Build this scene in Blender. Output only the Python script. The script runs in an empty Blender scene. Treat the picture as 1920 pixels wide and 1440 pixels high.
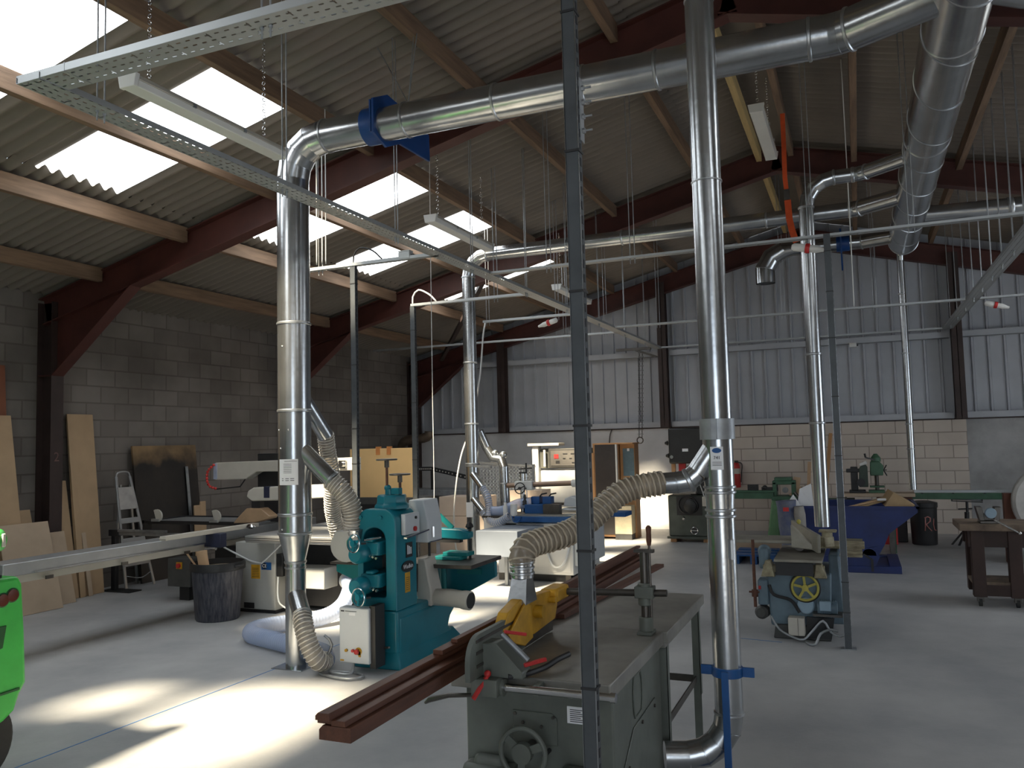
import bpy, bmesh, math, random
from mathutils import Vector as V, Matrix
from math import sin, cos, pi, radians as rad

random.seed(7)
S = bpy.context.scene
COL = S.collection

# ------------------------------------------------------------------ camera
PITCH, ROLL, YAW, EYE, FPX = .0709577, -.0253536, .3960387, 1.78, 1543.2
cd = bpy.data.cameras.new('camera'); cam = bpy.data.objects.new('camera', cd); COL.objects.link(cam)
cd.sensor_width = 36; cd.lens = FPX/1920*36; cd.clip_start = .05; cd.clip_end = 200
_F = V((-sin(YAW)*cos(PITCH), cos(YAW)*cos(PITCH), sin(PITCH)))
_R = V((cos(YAW), sin(YAW), 0)); _U = _R.cross(_F)
_r = _R*cos(ROLL)+_U*sin(ROLL); _u = -_R*sin(ROLL)+_U*cos(ROLL)
m = Matrix.Identity(4)
for i in range(3):
    m[i][0], m[i][1], m[i][2] = _r[i], _u[i], -_F[i]
m[2][3] = EYE
cam.matrix_world = m
S.camera = cam

# ------------------------------------------------------------------ sky, sun, exposure
S.view_settings.view_transform = 'Standard'; S.view_settings.look = 'None'
S.view_settings.gamma = 1; S.view_settings.use_curve_mapping = False
S.view_settings.exposure = 0.0
w = bpy.data.worlds.new('sky'); S.world = w; w.use_nodes = True
bg = w.node_tree.nodes['Background']; bg.inputs[0].default_value = (.75, .87, 1, 1); bg.inputs[1].default_value = 3.0
sd = bpy.data.lights.new('sun', 'SUN'); sd.energy = 54; sd.angle = rad(6); sd.color = (1, .88, .68)
sun = bpy.data.objects.new('sun', sd); COL.objects.link(sun)
sun.rotation_euler = V((1.2, 3.6, -4.6)).to_track_quat('-Z', 'Y').to_euler()
sun.location = (-8, -8, 14)
SKY_PANEL = 8.5          # brightness of the daylight the translucent roof sheets pass on
def daylight(name, loc, rot, sx, sy, e, c=(.97, .98, 1)):
    l = bpy.data.lights.new(name, 'AREA'); l.shape = 'RECTANGLE'; l.size = sx; l.size_y = sy; l.energy = e; l.color = c
    o = bpy.data.objects.new(name, l); COL.objects.link(o); o.location = loc; o.rotation_euler = rot
# daylight through the door inferred in the right-hand wall; the unseen near-end door and lamp are added
daylight('daylight_side_door', (7.45, 9.5, 2.0), (0, rad(90), 0), 3.6, 3.6, 45)
daylight('end_fill_light', (2.0, -5.8, 2.0), (rad(90), 0, 0), 4.0, 3.6, 25)

# ------------------------------------------------------------------ materials
MATS = {}
def mat(name, c, rough=.6, metal=0., var=.25, scale=6., bump=0., bscale=60., c2=None, detail=4., spec=.5, stretch=(1, 1, 1)):
    if name in MATS: return MATS[name]
    M = bpy.data.materials.new(name); M.use_nodes = True; nt = M.node_tree; N = nt.nodes; L = nt.links
    b = N['Principled BSDF']; b.inputs['Roughness'].default_value = rough; b.inputs['Metallic'].default_value = metal
    b.inputs['Specular IOR Level'].default_value = spec
    tc = N.new('ShaderNodeTexCoord'); mp = N.new('ShaderNodeMapping'); mp.inputs['Scale'].default_value = stretch
    L.new(tc.outputs['Object'], mp.inputs[0])
    n = N.new('ShaderNodeTexNoise'); n.inputs['Scale'].default_value = scale; n.inputs['Detail'].default_value = detail
    n.inputs['Roughness'].default_value = .62
    L.new(mp.outputs[0], n.inputs['Vector'])
    r = N.new('ShaderNodeValToRGB'); r.color_ramp.elements[0].position = .34; r.color_ramp.elements[1].position = .66
    c2 = c2 or tuple(max(0, x*(1-var)) for x in c)
    r.color_ramp.elements[0].color = (*c2, 1); r.color_ramp.elements[1].color = (*c, 1)
    L.new(n.outputs['Fac'], r.inputs[0]); L.new(r.outputs[0], b.inputs['Base Color'])
    if bump:
        n2 = N.new('ShaderNodeTexNoise'); n2.inputs['Scale'].default_value = bscale; n2.inputs['Detail'].default_value = 6
        L.new(mp.outputs[0], n2.inputs['Vector'])
        bp = N.new('ShaderNodeBump'); bp.inputs['Strength'].default_value = bump; bp.inputs['Distance'].default_value = .02
        L.new(n2.outputs['Fac'], bp.inputs['Height']); L.new(bp.outputs[0], b.inputs['Normal'])
    MATS[name] = M; return M

def block_mat(name, c1, c2, mort, ax, bw=.45, bh=.225, off=(0, 0), msize=.011, stain=.3, bump=.5):
    M = bpy.data.materials.new(name); M.use_nodes = True; nt = M.node_tree; N = nt.nodes; L = nt.links
    b = N['Principled BSDF']; b.inputs['Roughness'].default_value = .9; b.inputs['Specular IOR Level'].default_value = .2
    g = N.new('ShaderNodeNewGeometry'); s = N.new('ShaderNodeSeparateXYZ'); c = N.new('ShaderNodeCombineXYZ')
    L.new(g.outputs['Position'], s.inputs[0])
    a = [N.new('ShaderNodeMath') for _ in range(2)]
    for k, (q, o) in enumerate(((ax, off[0]), ('Z', off[1]))):
        L.new(s.outputs[q], a[k].inputs[0]); a[k].inputs[1].default_value = o; L.new(a[k].outputs[0], c.inputs[k])
    t = N.new('ShaderNodeTexBrick'); L.new(c.outputs[0], t.inputs['Vector'])
    t.inputs['Scale'].default_value = 1; t.inputs['Brick Width'].default_value = bw; t.inputs['Row Height'].default_value = bh
    t.inputs['Mortar Size'].default_value = msize; t.inputs['Mortar Smooth'].default_value = .15; t.inputs['Bias'].default_value = 0
    t.inputs['Color1'].default_value = (*c1, 1); t.inputs['Color2'].default_value = (*c2, 1); t.inputs['Mortar'].default_value = (*mort, 1)
    n = N.new('ShaderNodeTexNoise'); n.inputs['Scale'].default_value = 1.1; n.inputs['Detail'].default_value = 5
    L.new(g.outputs['Position'], n.inputs['Vector'])
    r = N.new('ShaderNodeMapRange'); r.inputs[1].default_value = .35; r.inputs[2].default_value = .65
    r.inputs[3].default_value = 1-stain; r.inputs[4].default_value = 1.05
    L.new(n.outputs['Fac'], r.inputs[0])
    mx = N.new('ShaderNodeMix'); mx.data_type = 'RGBA'; mx.blend_type = 'MULTIPLY'; mx.inputs[0].default_value = 1
    L.new(t.outputs['Color'], mx.inputs[6]); L.new(r.outputs[0], mx.inputs[7]); L.new(mx.outputs[2], b.inputs['Base Color'])
    n2 = N.new('ShaderNodeTexNoise'); n2.inputs['Scale'].default_value = 70; L.new(g.outputs['Position'], n2.inputs['Vector'])
    ad = N.new('ShaderNodeMath'); ad.operation = 'MULTIPLY_ADD'; L.new(n2.outputs['Fac'], ad.inputs[0]); ad.inputs[1].default_value = .35
    iv = N.new('ShaderNodeMath'); iv.operation = 'SUBTRACT'; iv.inputs[0].default_value = 1; L.new(t.outputs['Fac'], iv.inputs[1])
    L.new(iv.outputs[0], ad.inputs[2])
    bp = N.new('ShaderNodeBump'); bp.inputs['Strength'].default_value = bump; bp.inputs['Distance'].default_value = .008
    L.new(ad.outputs[0], bp.inputs['Height']); L.new(bp.outputs[0], b.inputs['Normal'])
    return M

def tray_mat(name, ax):
    # galvanised perforated tray: rows of slots cut right through the sheet
    M = bpy.data.materials.new(name); M.use_nodes = True; nt = M.node_tree; N = nt.nodes; L = nt.links
    b = N['Principled BSDF']; b.inputs['Base Color'].default_value = (.42, .44, .45, 1); b.inputs['Metallic'].default_value = .7; b.inputs['Roughness'].default_value = .45
    g = N.new('ShaderNodeNewGeometry'); s = N.new('ShaderNodeSeparateXYZ'); L.new(g.outputs['Position'], s.inputs[0])
    nz = N.new('ShaderNodeSeparateXYZ'); L.new(g.outputs['True Normal'], nz.inputs[0])
    def mth(op, a, bb):
        k = N.new('ShaderNodeMath'); k.operation = op
        for i, x in enumerate((a, bb)):
            if x is None: continue
            if isinstance(x, (int, float)): k.inputs[i].default_value = x
            else: L.new(x, k.inputs[i])
        return k.outputs[0]
    def slot(axis, period, half, shift=0.):
        f = mth('FRACT', mth('DIVIDE', mth('ADD', s.outputs[axis], 100*period+shift), period), None)
        return mth('LESS_THAN', mth('ABSOLUTE', mth('SUBTRACT', f, .5), None), half/period)
    o = 'Y' if ax == 'X' else 'X'
    h1 = mth('MULTIPLY', slot(ax, .052, .0125), slot(o, .042, .0048))
    h2 = mth('MULTIPLY', slot(ax, .208, .0045, .02), slot(o, .075, .018))
    h = mth('MAXIMUM', h1, h2)
    h = mth('MULTIPLY', h, mth('GREATER_THAN', mth('ABSOLUTE', nz.outputs['Z'], None), .5))
    tr = N.new('ShaderNodeBsdfTransparent'); mx = N.new('ShaderNodeMixShader')
    L.new(h, mx.inputs[0]); L.new(b.outputs[0], mx.inputs[1]); L.new(tr.outputs[0], mx.inputs[2])
    L.new(mx.outputs[0], N['Material Output'].inputs[0]); return M

def skylight_mat():
    M = bpy.data.materials.new('grp_rooflight'); M.use_nodes = True; nt = M.node_tree; N = nt.nodes; L = nt.links
    N.remove(N['Principled BSDF'])
    e = N.new('ShaderNodeEmission'); e.inputs[0].default_value = (.93, .97, 1, 1); e.inputs[1].default_value = SKY_PANEL
    t = N.new('ShaderNodeBsdfTransparent'); t.inputs[0].default_value = (1, .97, .9, 1)
    a = N.new('ShaderNodeMixShader'); a.inputs[0].default_value = .5
    L.new(e.outputs[0], a.inputs[1]); L.new(t.outputs[0], a.inputs[2]); L.new(a.outputs[0], N['Material Output'].inputs[0]); return M

def clear_mat(name, tint, trans=.45, rough=.25):
    M = bpy.data.materials.new(name); M.use_nodes = True; nt = M.node_tree; N = nt.nodes; L = nt.links
    b = N['Principled BSDF']; b.inputs['Base Color'].default_value = (*tint, 1); b.inputs['Roughness'].default_value = rough
    t = N.new('ShaderNodeBsdfTransparent'); t.inputs[0].default_value = (.95, .93, .9, 1)
    a = N.new('ShaderNodeMixShader'); a.inputs[0].default_value = trans
    L.new(b.outputs[0], a.inputs[1]); L.new(t.outputs[0], a.inputs[2]); L.new(a.outputs[0], N['Material Output'].inputs[0]); return M

GALV = mat('galvanised_duct', (.52, .54, .56), .24, .95, .22, 3.0, .04, 25, detail=6)
GALVD = mat('galvanised_dull', (.42, .44, .46), .5, .8, .3, 8)
GSEAM = mat('duct_joint', (.5, .52, .54), .35, .9, .2, 5)
STEELD = mat('dark_strut_steel', (.10, .11, .12), .5, .6, .25, 6)
CHROME = mat('bright_steel', (.7, .7, .7), .2, 1, .1, 6)
REDOX = mat('red_oxide_steel', (.09, .026, .020), .55, 0, .35, 2.5, .05, 30)
DARKSTEEL = mat('brown_black_steel', (.045, .027, .024), .6, 0, .4, 3)
WOODP = mat('purlin_timber', (.235, .15, .095), .8, 0, .45, 2.2, .1, 20, stretch=(6, .5, 6))
WOODP2 = mat('new_pine', (.55, .40, .18), .7, 0, .25, 3, stretch=(6, .5, 6))
SHEET = mat('fibre_cement_sheet', (.205, .178, .152), .85, 0, .16, 1.3, 0, 40, detail=8)
CLAD = mat('wall_cladding', (.43, .45, .49), .5, 0, .14, 1.1)
CONCL = mat('pale_rendered_concrete', (.60, .60, .61), .85, 0, .2, 1.3, .12, 25, detail=9)
CONCW = mat('concrete_panel', (.42, .42, .42), .85, 0, .38, 1.5, .15, 25, detail=9)
FLOORM = mat('power_floated_concrete', (.49, .49, .49), .55, 0, .42, .8, .06, 40, c2=(.315, .322, .335), detail=12)
BLOCKL = block_mat('dense_block_dark', (.17, .15, .135), (.22, .198, .178), (.145, .128, .112), 'Y', off=(.1, .035))
BLOCKF = block_mat('painted_block_cream', (.55, .48, .42), (.61, .54, .475), (.34, .29, .25), 'X', off=(.06, .03), stain=.12, msize=.009)
BLACK = mat('black_plastic', (.02, .02, .022), .5, 0, .3, 8)
RUBBER = mat('rubber', (.03, .03, .03), .8, 0, .3, 10)
WHITE = mat('white_paint', (.72, .72, .70), .45, 0, .06, 4)
GREYC = mat('light_grey_enclosure', (.62, .65, .67), .45, 0, .06, 4)
TEAL = mat('teal_machine_paint', (.008, .185, .245), .34, 0, .22, 3, spec=.5)
TEALD = mat('teal_machine_paint_sunlit', (.010, .22, .23), .4, 0, .2, 3)  # sunlit copy of the teal paint, for parts the sun catches
MDF = mat('mdf', (.45, .31, .185), .8, 0, .16, 2)
MDFL = mat('mdf_light', (.47, .36, .26), .8, 0, .14, 2)
HARDWOOD = mat('sapele', (.125, .045, .024), .55, 0, .45, 3, .06, 20, stretch=(10, .7, 10))
MGREY = mat('machine_grey_green', (.135, .15, .13), .5, 0, .3, 4, .03, 30)
CAST = mat('cast_iron_table', (.31, .30, .27), .40, .35, .4, 3, detail=8)
DSTEEL = mat('oiled_steel', (.12, .11, .10), .4, .7, .3, 8)
YEL = mat('yellow_paint', (.62, .33, .02), .5, 0, .35, 8)
RED = mat('red_paint', (.55, .03, .03), .45, 0, .2, 8)
BLUE = mat('blue_paint', (.012, .095, .30), .4, 0, .25, 6)
GATEB = mat('gate_blue', (.006, .06, .24), .45, 0, .2, 6)
SKIPB = mat('skip_blue', (.008, .024, .135), .5, 0, .4, 3)
GREEND = mat('machine_green', (.05, .13, .075), .5, 0, .3, 5)
GREENM = mat('machine_green_light', (.13, .26, .13), .5, 0, .3, 5)
FORKG = mat('forklift_green', (.05, .50, .07), .42, 0, .2, 4)
BEIGE = mat('beige_plastic', (.55, .52, .46), .5, 0, .1, 4)
ALU = mat('anodised_aluminium', (.42, .43, .44), .4, .6, .1, 6)
PAPER = mat('paper_label', (.82, .83, .85), .6, 0, .04, 4)
INK = mat('ink', (.03, .03, .04), .6)
SKYL = skylight_mat()
HOSE = clear_mat('clear_hose_film', (.36, .33, .29), .40)
HOSEB = clear_mat('blue_clear_hose', (.45, .55, .78), .35)
HOSEG = clear_mat('tan_clear_hose', (.30, .25, .19), .2)
HWIRE = mat('hose_wire', (.66, .63, .58), .3, .4, .2, 8)
HWIRET = mat('hose_wire_dusty', (.55, .47, .36), .5, 0, .2, 8)
TRX = tray_mat('perforated_tray_x', 'X'); TRY = tray_mat('perforated_tray_y', 'Y')

# ------------------------------------------------------------------ mesh tools
def basis(d):
    d = V(d).normalized(); a = V((0, 0, 1)) if abs(d.z) < .9 else V((1, 0, 0))
    u = a.cross(d).normalized(); return u, d.cross(u), d

class MB:
    def __init__(s): s.v = []; s.f = []
    def add(s, vs, fs):
        o = len(s.v); s.v += [V(x) for x in vs]; s.f += [[i+o for i in q] for q in fs]; return s
    def box(s, a, b, M=None):
        x0, y0, z0 = a; x1, y1, z1 = b
        vs = [V((x, y, z)) for z in (z0, z1) for y in (y0, y1) for x in (x0, x1)]
        if M: vs = [M @ q for q in vs]
        return s.add(vs, [(0, 2, 3, 1), (4, 5, 7, 6), (0, 1, 5, 4), (2, 6, 7, 3), (0, 4, 6, 2), (1, 3, 7, 5)])
    def bar(s, p0, p1, w, h, up=(0, 0, 1)):
        p0, p1 = V(p0), V(p1); d = (p1-p0).normalized(); u = d.cross(V(up))
        if u.length < 1e-4: u = d.cross(V((0, 1, 0)))
        u.normalize(); n = u.cross(d); vs = []
        for p in (p0, p1):
            for a, b in ((-1, -1), (1, -1), (1, 1), (-1, 1)): vs.append(p+u*a*w/2+n*b*h/2)
        return s.add(vs, [(3, 2, 1, 0), (4, 5, 6, 7), (0, 1, 5, 4), (1, 2, 6, 5), (2, 3, 7, 6), (3, 0, 4, 7)])
    def cyl(s, p0, p1, r0, r1=None, seg=24, cap=True):
        return s.tube([p0, p1], [r0, r0 if r1 is None else r1], seg, cap)
    def tube(s, pts, r, seg=20, cap=True, closed=False):
        pts = [V(p) for p in pts]; n = len(pts)
        rs = r if isinstance(r, (list, tuple)) else [r]*n
        dirs = [(pts[(i+1) % n]-pts[i]).normalized() for i in range(n if closed else n-1)]
        u, v, d = basis(dirs[0]); rings = []
        cur = dirs[0]
        for i in range(n):
            din = dirs[i-1] if (i > 0 or closed) else dirs[0]
            dout = dirs[i] if i < len(dirs) else dirs[-1]
            if i == 0 and closed: din = dout
            if i > 0:
                q = cur.rotation_difference(din); u = q @ u; v = q @ v; cur = din
            nb = (din+dout).normalized(); ring = []
            for k in range(seg):
                a = 2*pi*k/seg; o = (u*cos(a)+v*sin(a))*rs[i]
                den = cur.dot(nb)
                if abs(den) > .2: o = o - cur*(o.dot(nb)/den)
                ring.append(pts[i]+o)
            rings.append(ring)
        vs = [x for g in rings for x in g]; fs = []
        for i in range(n if closed else n-1):
            j = (i+1) % n
            for k in range(seg):
                k2 = (k+1) % seg; fs.append((i*seg+k, i*seg+k2, j*seg+k2, j*seg+k))
        if cap and not closed: fs.append(tuple(range(seg-1, -1, -1))); fs.append(tuple(range((n-1)*seg, n*seg)))
        return s.add(vs, fs)
    def lathe(s, prof, c, axis=(0, 0, 1), seg=32, cap=True):
        u, v, d = basis(axis); c = V(c); vs = []; fs = []; n = len(prof)
        for r, z in prof:
            for k in range(seg):
                a = 2*pi*k/seg; vs.append(c+d*z+(u*cos(a)+v*sin(a))*max(r, .0004))
        for i in range(n-1):
            for k in range(seg):
                k2 = (k+1) % seg; fs.append((i*seg+k, i*seg+k2, (i+1)*seg+k2, (i+1)*seg+k))
        if cap: fs.append(tuple(range(seg-1, -1, -1))); fs.append(tuple(range((n-1)*seg, n*seg)))
        return s.add(vs, fs)
    def torus(s, c, n, R, r, seg=32, sec=10):
        u, v, d = basis(n); c = V(c)
        return s.tube([c+(u*cos(2*pi*k/seg)+v*sin(2*pi*k/seg))*R for k in range(seg)], r, sec, False, True)
    def prism(s, poly, ext):
        poly = [V(p) for p in poly]; e = V(ext); n = len(poly)
        return s.add(poly+[p+e for p in poly], [tuple(range(n-1, -1, -1)), tuple(range(n, 2*n))]+[(i, (i+1) % n, n+(i+1) % n, n+i) for i in range(n)])
    def ball(s, c, r, sc=(1, 1, 1), seg=16, rings=8):
        prof = [(sin(pi*i/rings)*r, -cos(pi*i/rings)*r) for i in range(rings+1)]
        k = len(s.v); s.lathe(prof, (0, 0, 0), seg=seg, cap=False); c = V(c)
        for i in range(k, len(s.v)): q = s.v[i]; s.v[i] = c+V((q.x*sc[0], q.y*sc[1], q.z*sc[2]))
        return s
    def build(s, name, m, parent=None, loc=None, bevel=0, sharp=35, smooth=True, seg=2):
        root = parent
        while root and root.parent: root = root.parent
        if root: base = V(root.location)
        elif loc is not None: base = V(loc)
        else:
            xs = [q.x for q in s.v]; ys = [q.y for q in s.v]; base = V(((min(xs)+max(xs))/2, (min(ys)+max(ys))/2, min(q.z for q in s.v)))
        me = bpy.data.meshes.new(name); me.from_pydata([q-base for q in s.v], [], s.f)
        bm = bmesh.new(); bm.from_mesh(me); bmesh.ops.recalc_face_normals(bm, faces=bm.faces); bm.to_mesh(me); bm.free()
        if smooth:
            me.polygons.foreach_set('use_smooth', [True]*len(me.polygons)); me.set_sharp_from_angle(angle=rad(sharp))
        o = bpy.data.objects.new(name, me); COL.objects.link(o); me.materials.append(m)
        if root: o.parent = parent; 
        o.location = V((0, 0, 0)) if root else base
        if bevel:
            b = o.modifiers.new('bevel', 'BEVEL'); b.width = bevel; b.segments = seg; b.limit_method = 'ANGLE'; b.angle_limit = rad(40)
        return o

def tag(o, label, cat, group=None):
    o['label'] = label; o['category'] = cat
    if group: o['group'] = group
    return o
def thing(name, label, cat, loc=(0, 0, 0), group=None):
    o = bpy.data.objects.new(name, None); COL.objects.link(o); o.location = loc; o.empty_display_size = .2
    return tag(o, label, cat, group)
def single(name, mb, m, label, cat, group=None, **k): return tag(mb.build(name, m, **k), label, cat, group)
def struct(name, mb, m, **k):
    o = mb.build(name, m, **k); o['kind'] = 'structure'; return o
def copy_thing(t, loc, label):
    r = t.copy(); COL.objects.link(r); r.location = loc; r['label'] = label
    for c in list(t.children):
        d = c.copy(); COL.objects.link(d); d.parent = r
        for g in list(c.children):
            h = g.copy(); COL.objects.link(h); h.parent = d
    return r
def text(name, s, size, loc, right, up, m, parent, ext=.0008, align='CENTER'):
    root = parent
    while root and root.parent: root = root.parent
    c = bpy.data.curves.new(name, 'FONT'); c.body = s; c.size = size; c.extrude = ext; c.align_x = align; c.align_y = 'CENTER'; c.resolution_u = 2
    t = bpy.data.objects.new(name, c); COL.objects.link(t); bpy.context.view_layer.update()
    me = bpy.data.meshes.new_from_object(t.evaluated_get(bpy.context.evaluated_depsgraph_get())); bpy.data.objects.remove(t); bpy.data.curves.remove(c)
    o = bpy.data.objects.new(name, me); COL.objects.link(o); me.materials.clear(); me.materials.append(m); o.parent = parent
    r = V(right).normalized(); u = V(up).normalized(); n = r.cross(u); p = V(loc)-(V(root.location) if root else V())
    M = Matrix.Identity(4)
    for i in range(3): M[i][0], M[i][1], M[i][2], M[i][3] = r[i], u[i], n[i], p[i]
    o.matrix_local = M; return o
def spline(pts, step=.02):
    pts = [V(p) for p in pts]; P = [2*pts[0]-pts[1]]+pts+[2*pts[-1]-pts[-2]]; out = []
    for i in range(1, len(P)-2):
        a, b, c, d = P[i-1:i+3]; n = max(2, int((c-b).length/step))
        for k in range(n):
            t = k/n; out.append(.5*((2*b)+(c-a)*t+(2*a-5*b+4*c-d)*t*t+(3*b-a-3*c+d)*t**3))
    out.append(pts[-1]); return out
def hose_mb(pts, r, pitch=.026, amp=.006, seg=20):
    path = spline(pts, pitch/4); rs = [r+amp*cos(2*pi*i/4) for i in range(len(path))]
    return MB().tube(path, rs, seg, False)
def helix_mb(pts, r, pitch, wr=.0035):
    path = spline(pts, pitch/10); u, v, d = basis(path[1]-path[0]); out = []; cur = d; L = 0
    for i, p in enumerate(path):
        if 0 < i < len(path)-1:
            nd = (path[i+1]-path[i-1]).normalized(); q = cur.rotation_difference(nd); u = q @ u; v = q @ v; cur = nd
        if i: L += (p-path[i-1]).length
        a = 2*pi*L/pitch; out.append(p+(u*cos(a)+v*sin(a))*r)
    return MB().tube(out, wr, 5)
def elbow(a, b, c, R, n=4):
    # gored bend from segment a-b into b-c
    a, b, c = V(a), V(b), V(c); d0 = (b-a).normalized(); d1 = (c-b).normalized(); ang = d0.angle(d1); t = R*math.tan(ang/2)
    p0 = b-d0*t; ax = d0.cross(d1).normalized(); ctr = p0+(d1-d0*d0.dot(d1)).normalized()*R; out = []
    for i in range(n+1): out.append(ctr+Matrix.Rotation(ang*i/n, 3, ax) @ (p0-ctr))
    return out
def ring(mb, c, d, r, w=.012, t=.007):
    u = V(d).normalized(); c = V(c)
    mb.lathe([(r-.002, -w), (r+t, -w*.5), (r+t, w*.5), (r-.002, w)], c, u, 36, False)
# ------------------------------------------------------------------ the shell
XL, XR, YN, YF, RX, RZ, SL = -9.3, 7.58, -6.0, 16.45, -.86, 5.82, .245
def roof(x): return RZ-SL*abs(x-RX)
struct('floor', MB().box((XL-.3, YN-.3, -.2), (XR+.3, YF+.3, 0)), FLOORM, smooth=False)
struct('wall_left', MB().box((XL-.22, YN, 0), (XL, YF, roof(XL)+.06)), BLOCKL, smooth=False)
rw = MB()
rw.box((XR, YN, 0), (XR+.22, 7.7, 3.75)).box((XR, 11.3, 0), (XR+.22, YF, 3.75)).box((XR, 7.7, 3.4), (XR+.22, 11.3, 3.75))
struct('wall_right', rw, BLOCKL, smooth=False)
nw = MB().box((XL, YN-.2, 0), (0, YN, 3.75)).box((4, YN-.2, 0), (XR, YN, 3.75)).box((0, YN-.2, 3.6), (4, YN, 3.75))
nw.prism([(XL, YN-.2, 3.75), (XR, YN-.2, 3.75), (RX, YN-.2, RZ+.05)], (0, .2, 0))
struct('wall_near', nw, CLAD, smooth=False)
struct('wall_far_concrete', MB().box((XL, 16.3, 0), (-2.55, YF+.1, 2.0)), CONCL, smooth=False)
struct('wall_far_blockwork', MB().box((-2.55, 16.27, 0), (1.74, YF+.1, 2.0)), BLOCKF, smooth=False)
struct('wall_far_panel', MB().box((1.74, 16.3, 0), (XR, YF+.1, 2.0)).box((1.74, 16.29, 1.07), (XR, 16.3, 1.085)), CONCW, smooth=False)
# ribbed sheet cladding above the masonry
mb = MB(); prof = []; x = XL
while x < XR:
    prof += [(x, 0), (x+.195, 0), (x+.205, .04), (x+.235, .04)]; x += .25
vs = []; fs = []
for x, d in prof:
    y = 16.43-d
    vs += [(x, y, 2.0), (x, y, roof(min(max(x, XL), XR))+.05)]
for i in range(len(prof)-1): fs.append((2*i, 2*i+2, 2*i+3, 2*i+1))
mb.add(vs, fs); struct('wall_far_cladding', mb, CLAD, smooth=False)
# corrugated roof: courses of sheets, with translucent sheets let into one course
P_ = .146; AMP = .031
def zoff(y): return AMP*(1-cos(2*pi*y/P_))
def sheet(mb, x0, x1, y0, y1, lift=0.):
    n = max(2, round((y1-y0)/(P_/8))); o = len(mb.v); up = 0
    for i in range(n+1):
        y = y0+(y1-y0)*i/n
        for x, l in ((x0, lift), (x1, lift)): mb.v.append(V((x, y, roof(x)+zoff(y)+l)))
    for i in range(n): mb.f.append([o+2*i, o+2*i+1, o+2*i+3, o+2*i+2])
sky_y = [round(round(y/P_)*P_, 4) for y in (-4.10, -1.31, .51, 3.30, 5.12, 7.87, 9.74, 12.48)]
WID = 6*P_
cs = [-9.45, -6.86, -4.70, -1.86, RX]
rs = [7.75, 5.14, 2.98, .14, RX]
right_y = sky_y[::2]
near_y = round(round(-.08/P_)*P_, 4)     # unseen rooflight shaped for its sun patches: double-width upper half, small pane below
mb = MB()
for side in (cs, rs):
    for k in range(4):
        x0, x1 = side[k], side[k+1]+(.10 if side is cs else -.10)*(k < 3); lift = .014*k
        if k != 1: sheet(mb, x0, x1, YN-.2, YF+.1, lift); continue
        y = YN-.2
        for s0 in (sky_y if side is cs else right_y):
            if side is cs and s0 == sky_y[2]:
                e = near_y+10*P_; sheet(mb, x0, x1, y, near_y, lift)
                sheet(mb, x0, -6.45, near_y, e, lift); sheet(mb, -6.45, -6.05, near_y, near_y+6*P_, lift); sheet(mb, -6.45, -6.05, near_y+9*P_, e, lift); sheet(mb, -6.05, -5.66, near_y, e, lift); y = e
            else: sheet(mb, x0, x1, y, s0, lift); y = s0+WID
        sheet(mb, x0, x1, y, YF+.1, lift)
struct('ceiling', mb, SHEET, sharp=60)
struct('ceiling_ridge', MB().prism([(RX-.22, YN-.2, roof(RX-.22)+.06), (RX, YN-.2, RZ+.09), (RX+.22, YN-.2, roof(RX+.22)+.06)], (0, YF-YN+.3, 0)), SHEET, smooth=False)
n = 0
for xa, xb in ((-6.86, -4.585), (5.14, 2.865)):
    for s0 in (sky_y if xa < 0 else right_y):
        n += 1; q = MB()
        if xa < -6 and s0 == sky_y[2]: sheet(q, -5.68, xb, near_y-.02, near_y+10*P_+.02, .008); sheet(q, -6.47, -6.03, near_y+6*P_-.02, near_y+9*P_+.02, .008)
        else: sheet(q, xa, xb, s0-.02, s0+WID+.02, .008)
        struct('window_%d' % n, q, SKYL, sharp=60)
# timber purlins between the steel frames
FR = [-2.05, 2.55, 7.15, 11.75, 16.2]
for x in (-8.27, -6.95, -5.67, -4.47, -3.17, -1.87, -1.08, -.66, .13, 1.35, 2.6, 3.9, 5.2, 6.4):
    for k in range(4):
        y0, y1 = FR[k]+.06, FR[k+1]-.06
        if y1 < 2.5: continue
        j = random.uniform(-.008, .008); zt = roof(x)-.006-.036*SL
        q = MB().box((x-.036, y0, zt-.165+j), (x+.036, y1, zt))
        if x == -1.08 and k > 1: q = MB().box((x-.036, y0, zt-.165), (x+.036, y1, zt))
        struct('beam', q, WOODP2 if (x == -1.08) else WOODP, bevel=.004)
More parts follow.
